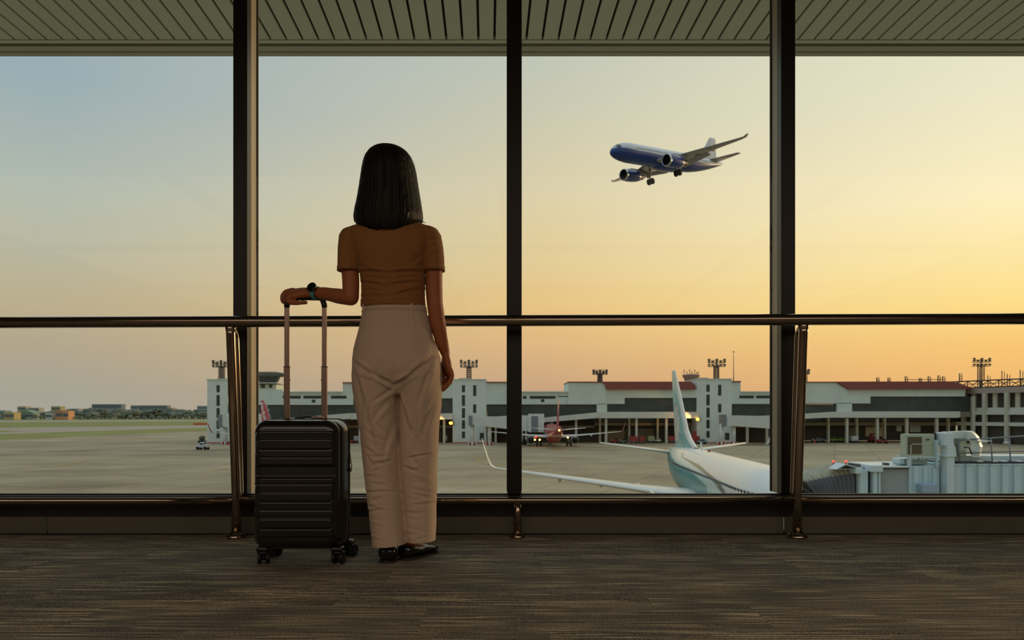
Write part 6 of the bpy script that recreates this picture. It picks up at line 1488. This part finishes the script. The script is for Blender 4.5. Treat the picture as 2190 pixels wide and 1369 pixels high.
# loose strands along the outline
mb = MB(); r3 = random.Random(8)
def strand(pts, r=0.0004): mb.tube([wp(a, b_, 2.95+dd_)-O for a, b_, dd_ in pts], [r]*(len(pts)-1)+[r*0.5], 5)
for k in range(70):
    s_ = 1 if r3.random() > 0.5 else -1; y0 = r3.uniform(325, 455); xs0 = np.interp(y0, [r[0] for r in rows], [r[2] if s_ > 0 else r[1] for r in rows]); L_ = r3.uniform(20, 60)
    y1 = min(y0+L_, 476); x1 = np.interp(y1, [r[0] for r in rows], [r[2] if s_ > 0 else r[1] for r in rows])
    o1 = r3.uniform(0.4, 2.6); strand([(xs0-s_*1.5, y0, 0), ((xs0+x1)/2+s_*o1, (y0+y1)/2, 0), (x1+s_*r3.uniform(-1, 1.5), y1, 0)])
for k in range(26):
    x0 = r3.uniform(798, 838); strand([(x0, 322, 0), (x0+r3.uniform(-4, 6), 316.5-r3.uniform(0, 2), 0), (x0+r3.uniform(6, 16), 316+r3.uniform(-0.5, 3), 0)])
for k in range(10): strand([(888+r3.uniform(-3, 3), 462, -0.02), (897+r3.uniform(-3, 3), 471, -0.02), (908+r3.uniform(-5, 4), 476+r3.uniform(-2, 2), -0.02)], 0.0007)
strand([(867, 326, 0), (884, 342, 0), (891, 360, 0)], 0.0003); strand([(763, 458, 0), (756, 447, 0), (752, 446, 0)], 0.0003); strand([(896, 440, 0), (901, 450, 0), (899, 463, 0)], 0.0003)
for k in range(0):
    x0 = r3.uniform(772, 890); strand([(x0, 470, -0.112+abs(x0-831)*0.0009), (x0+r3.uniform(-2, 2), 479, -0.108+abs(x0-831)*0.0009), (x0+r3.uniform(-3, 3), 484.5-abs(x0-831)*0.09+r3.uniform(-1, 1.5), -0.10+abs(x0-831)*0.0009)], 0.0006)
mb.build('loose_strands', M_hair, hair)
# earring, watch, ring
M_pearl = mat('crystal_earring', (235,235,230), 0.08, metal=0.6)
p = wp(874, 459.5, 2.93)-O; er_ = MB().ball(tuple(p), (0.0035, 0.003, 0.0045), 14, 10); er_.tube([p+Vector((0, 0, 0.004)), p+Vector((0, 0.004, 0.012))], 0.0008, 6); er_.build('earring', M_pearl, person)
wtc = bpy.data.objects.new('wristwatch', None); 
M_watch = mat('black_watch_case', (18,18,17), 0.25, metal=0.4, coat=0.4); M_strap = mat('teal_rubber_strap', (84,168,160), 0.6)
ax_ = (wrL-eL).normalized(); wc = wp(676, 626.5, 3.003)
up_ = Vector((0.22, -0.93, 0.26)).normalized(); up_ = (up_-ax_*up_.dot(ax_)).normalized(); sd_ = ax_.cross(up_)
def ringp(c, r1, r2, w_, a0, a1, n=22, th=0.0022):
    rr = []
    for k in range(n+1):
        a = a0+(a1-a0)*k/n; dr = up_*math.cos(a)*r1+sd_*math.sin(a)*r2; dn = dr.normalized()
        rr.append([c+dr+ax_*w_-O, c+dr-ax_*w_-O, c+dr+dn*th-ax_*w_-O, c+dr+dn*th+ax_*w_-O])
    return MB().loft(rr, smooth=False)
wo_ = ringp(wc, 0.0245, 0.0245, 0.0095, 0, 2*PI, 36, 0.003).build('watch_strap', M_strap, person)
fc_ = wc+up_*0.0265+Vector((-0.002, 0, 0.007))
nrm_ = up_
def disc(c, r, h0, h1): return [[c+(ax_*math.cos(a)+sd_*math.sin(a))*r_+nrm_*h_-O for a in np.linspace(0, 2*PI, 36, endpoint=False)] for r_, h_ in ((r*0.9, h0), (r, h0+0.002), (r, h1-0.002), (r*0.93, h1), (r*0.86, h1), (r*0.84, h1-0.001))]
wca = MB().loft(disc(fc_, 0.0205, -0.004, 0.0085)).build('watch_case', M_watch, wo_)
mb = MB()
for a in (-0.9, -0.3, 0.5): c = fc_-ax_*math.cos(a)*0.0205+sd_*math.sin(a)*0.0205+nrm_*0.003; mb.ball(tuple(c-O), 0.0019, 8, 6)
mb.build('watch_button', M_zipm, wo_)
c = pix(627, 646.5, HD-0.014); mb = MB()
mb.tube([c+Vector((0, 0.010*math.cos(a), 0.010*math.sin(a)))-O for a in np.linspace(0, 2*PI, 25)], 0.0011, 8, cap=False); mb.build('ring', mat('gold_ring', (214,180,110), 0.2, metal=1.0), person)
# ------------------------------------------------------------------ shoes
M_shoe = mat('black_polished_leather', (20,18,15), 0.22, noise=0.2, nscale=30, coat=0.4, bump=0.1, bscale=60); M_sole = mat('shoe_sole', (52,40,30), 0.6)
for (h, d_) in ((hL, dL), (hR, dR)):
    mb = MB(); s = Vector((d_.y, -d_.x, 0)); L_ = 0.226; prof = ((-0.028, 0.010, 0.030, 0.024), (-0.01, 0.027, 0.046, 0.010), (0.05, 0.034, 0.060, 0.008), (0.16, 0.0365, 0.060, 0.008), (0.30, 0.0365, 0.046, 0.008), (0.45, 0.037, 0.040, 0.008), (0.62, 0.042, 0.038, 0.008), (0.78, 0.045, 0.032, 0.008), (0.90, 0.039, 0.026, 0.008), (0.98, 0.026, 0.020, 0.009), (1.03, 0.008, 0.012, 0.011))
    us = [p[0] for p in prof]; rings = []
    for u in np.linspace(-0.028, 1.03, 34):
        w_, hh, zo = [np.interp(u, us, [p[i] for p in prof]) for i in (1, 2, 3)]
        c = h+d_*(u*L_); rings.append([c+s*w_*math.copysign(abs(math.cos(t))**0.85, math.cos(t))+Vector((0, 0, zo+hh*(0.5+0.5*math.sin(t))**0.9))-O for t in np.linspace(0, 2*PI, 30, endpoint=False)])
    mb.loft(rings); so = mb.build('shoe', M_shoe, person)
    v2 = so.data.vertices
    for vv in v2:      # open throat over the instep
        w = vv.co+O-h; u = (w.x*d_.x+w.y*d_.y)/L_; sdw = abs(w.x*s.x+w.y*s.y)
        if 0.08 < u < 0.62 and w.z > 0.036 and sdw < 0.027: vv.co.z -= (w.z-0.036)*0.55*min(1, (0.62-u)/0.08)*min(1, (u-0.08)/0.05)
    mb = MB(); mb.loft([[h+d_*(u*L_)+s*w_*k_-O+Vector((0, 0, z)) for (u, w_, k_) in [(u_, float(np.interp(u_, us, [p[1] for p in prof]))+0.001, 1) for u_ in np.linspace(-0.02, 1.02, 20)]+[(u_, float(np.interp(u_, us, [p[1] for p in prof]))+0.001, -1) for u_ in np.linspace(1.02, -0.02, 20)]] for z in (0.001, 0.0075)], smooth=False); mb.build('sole', M_sole, so)
    mb = MB(); mb.loft([[h+d_*(u_*L_)+s*k_-O+Vector((0, 0, z)) for u_, k_ in ((-0.02, -0.012), (-0.01, 0.012), (0.05, 0.028), (0.22, 0.030), (0.22, -0.030), (0.05, -0.028))] for z in (0.0005, 0.014)], smooth=False); mb.build('heel_block', M_plast, so)
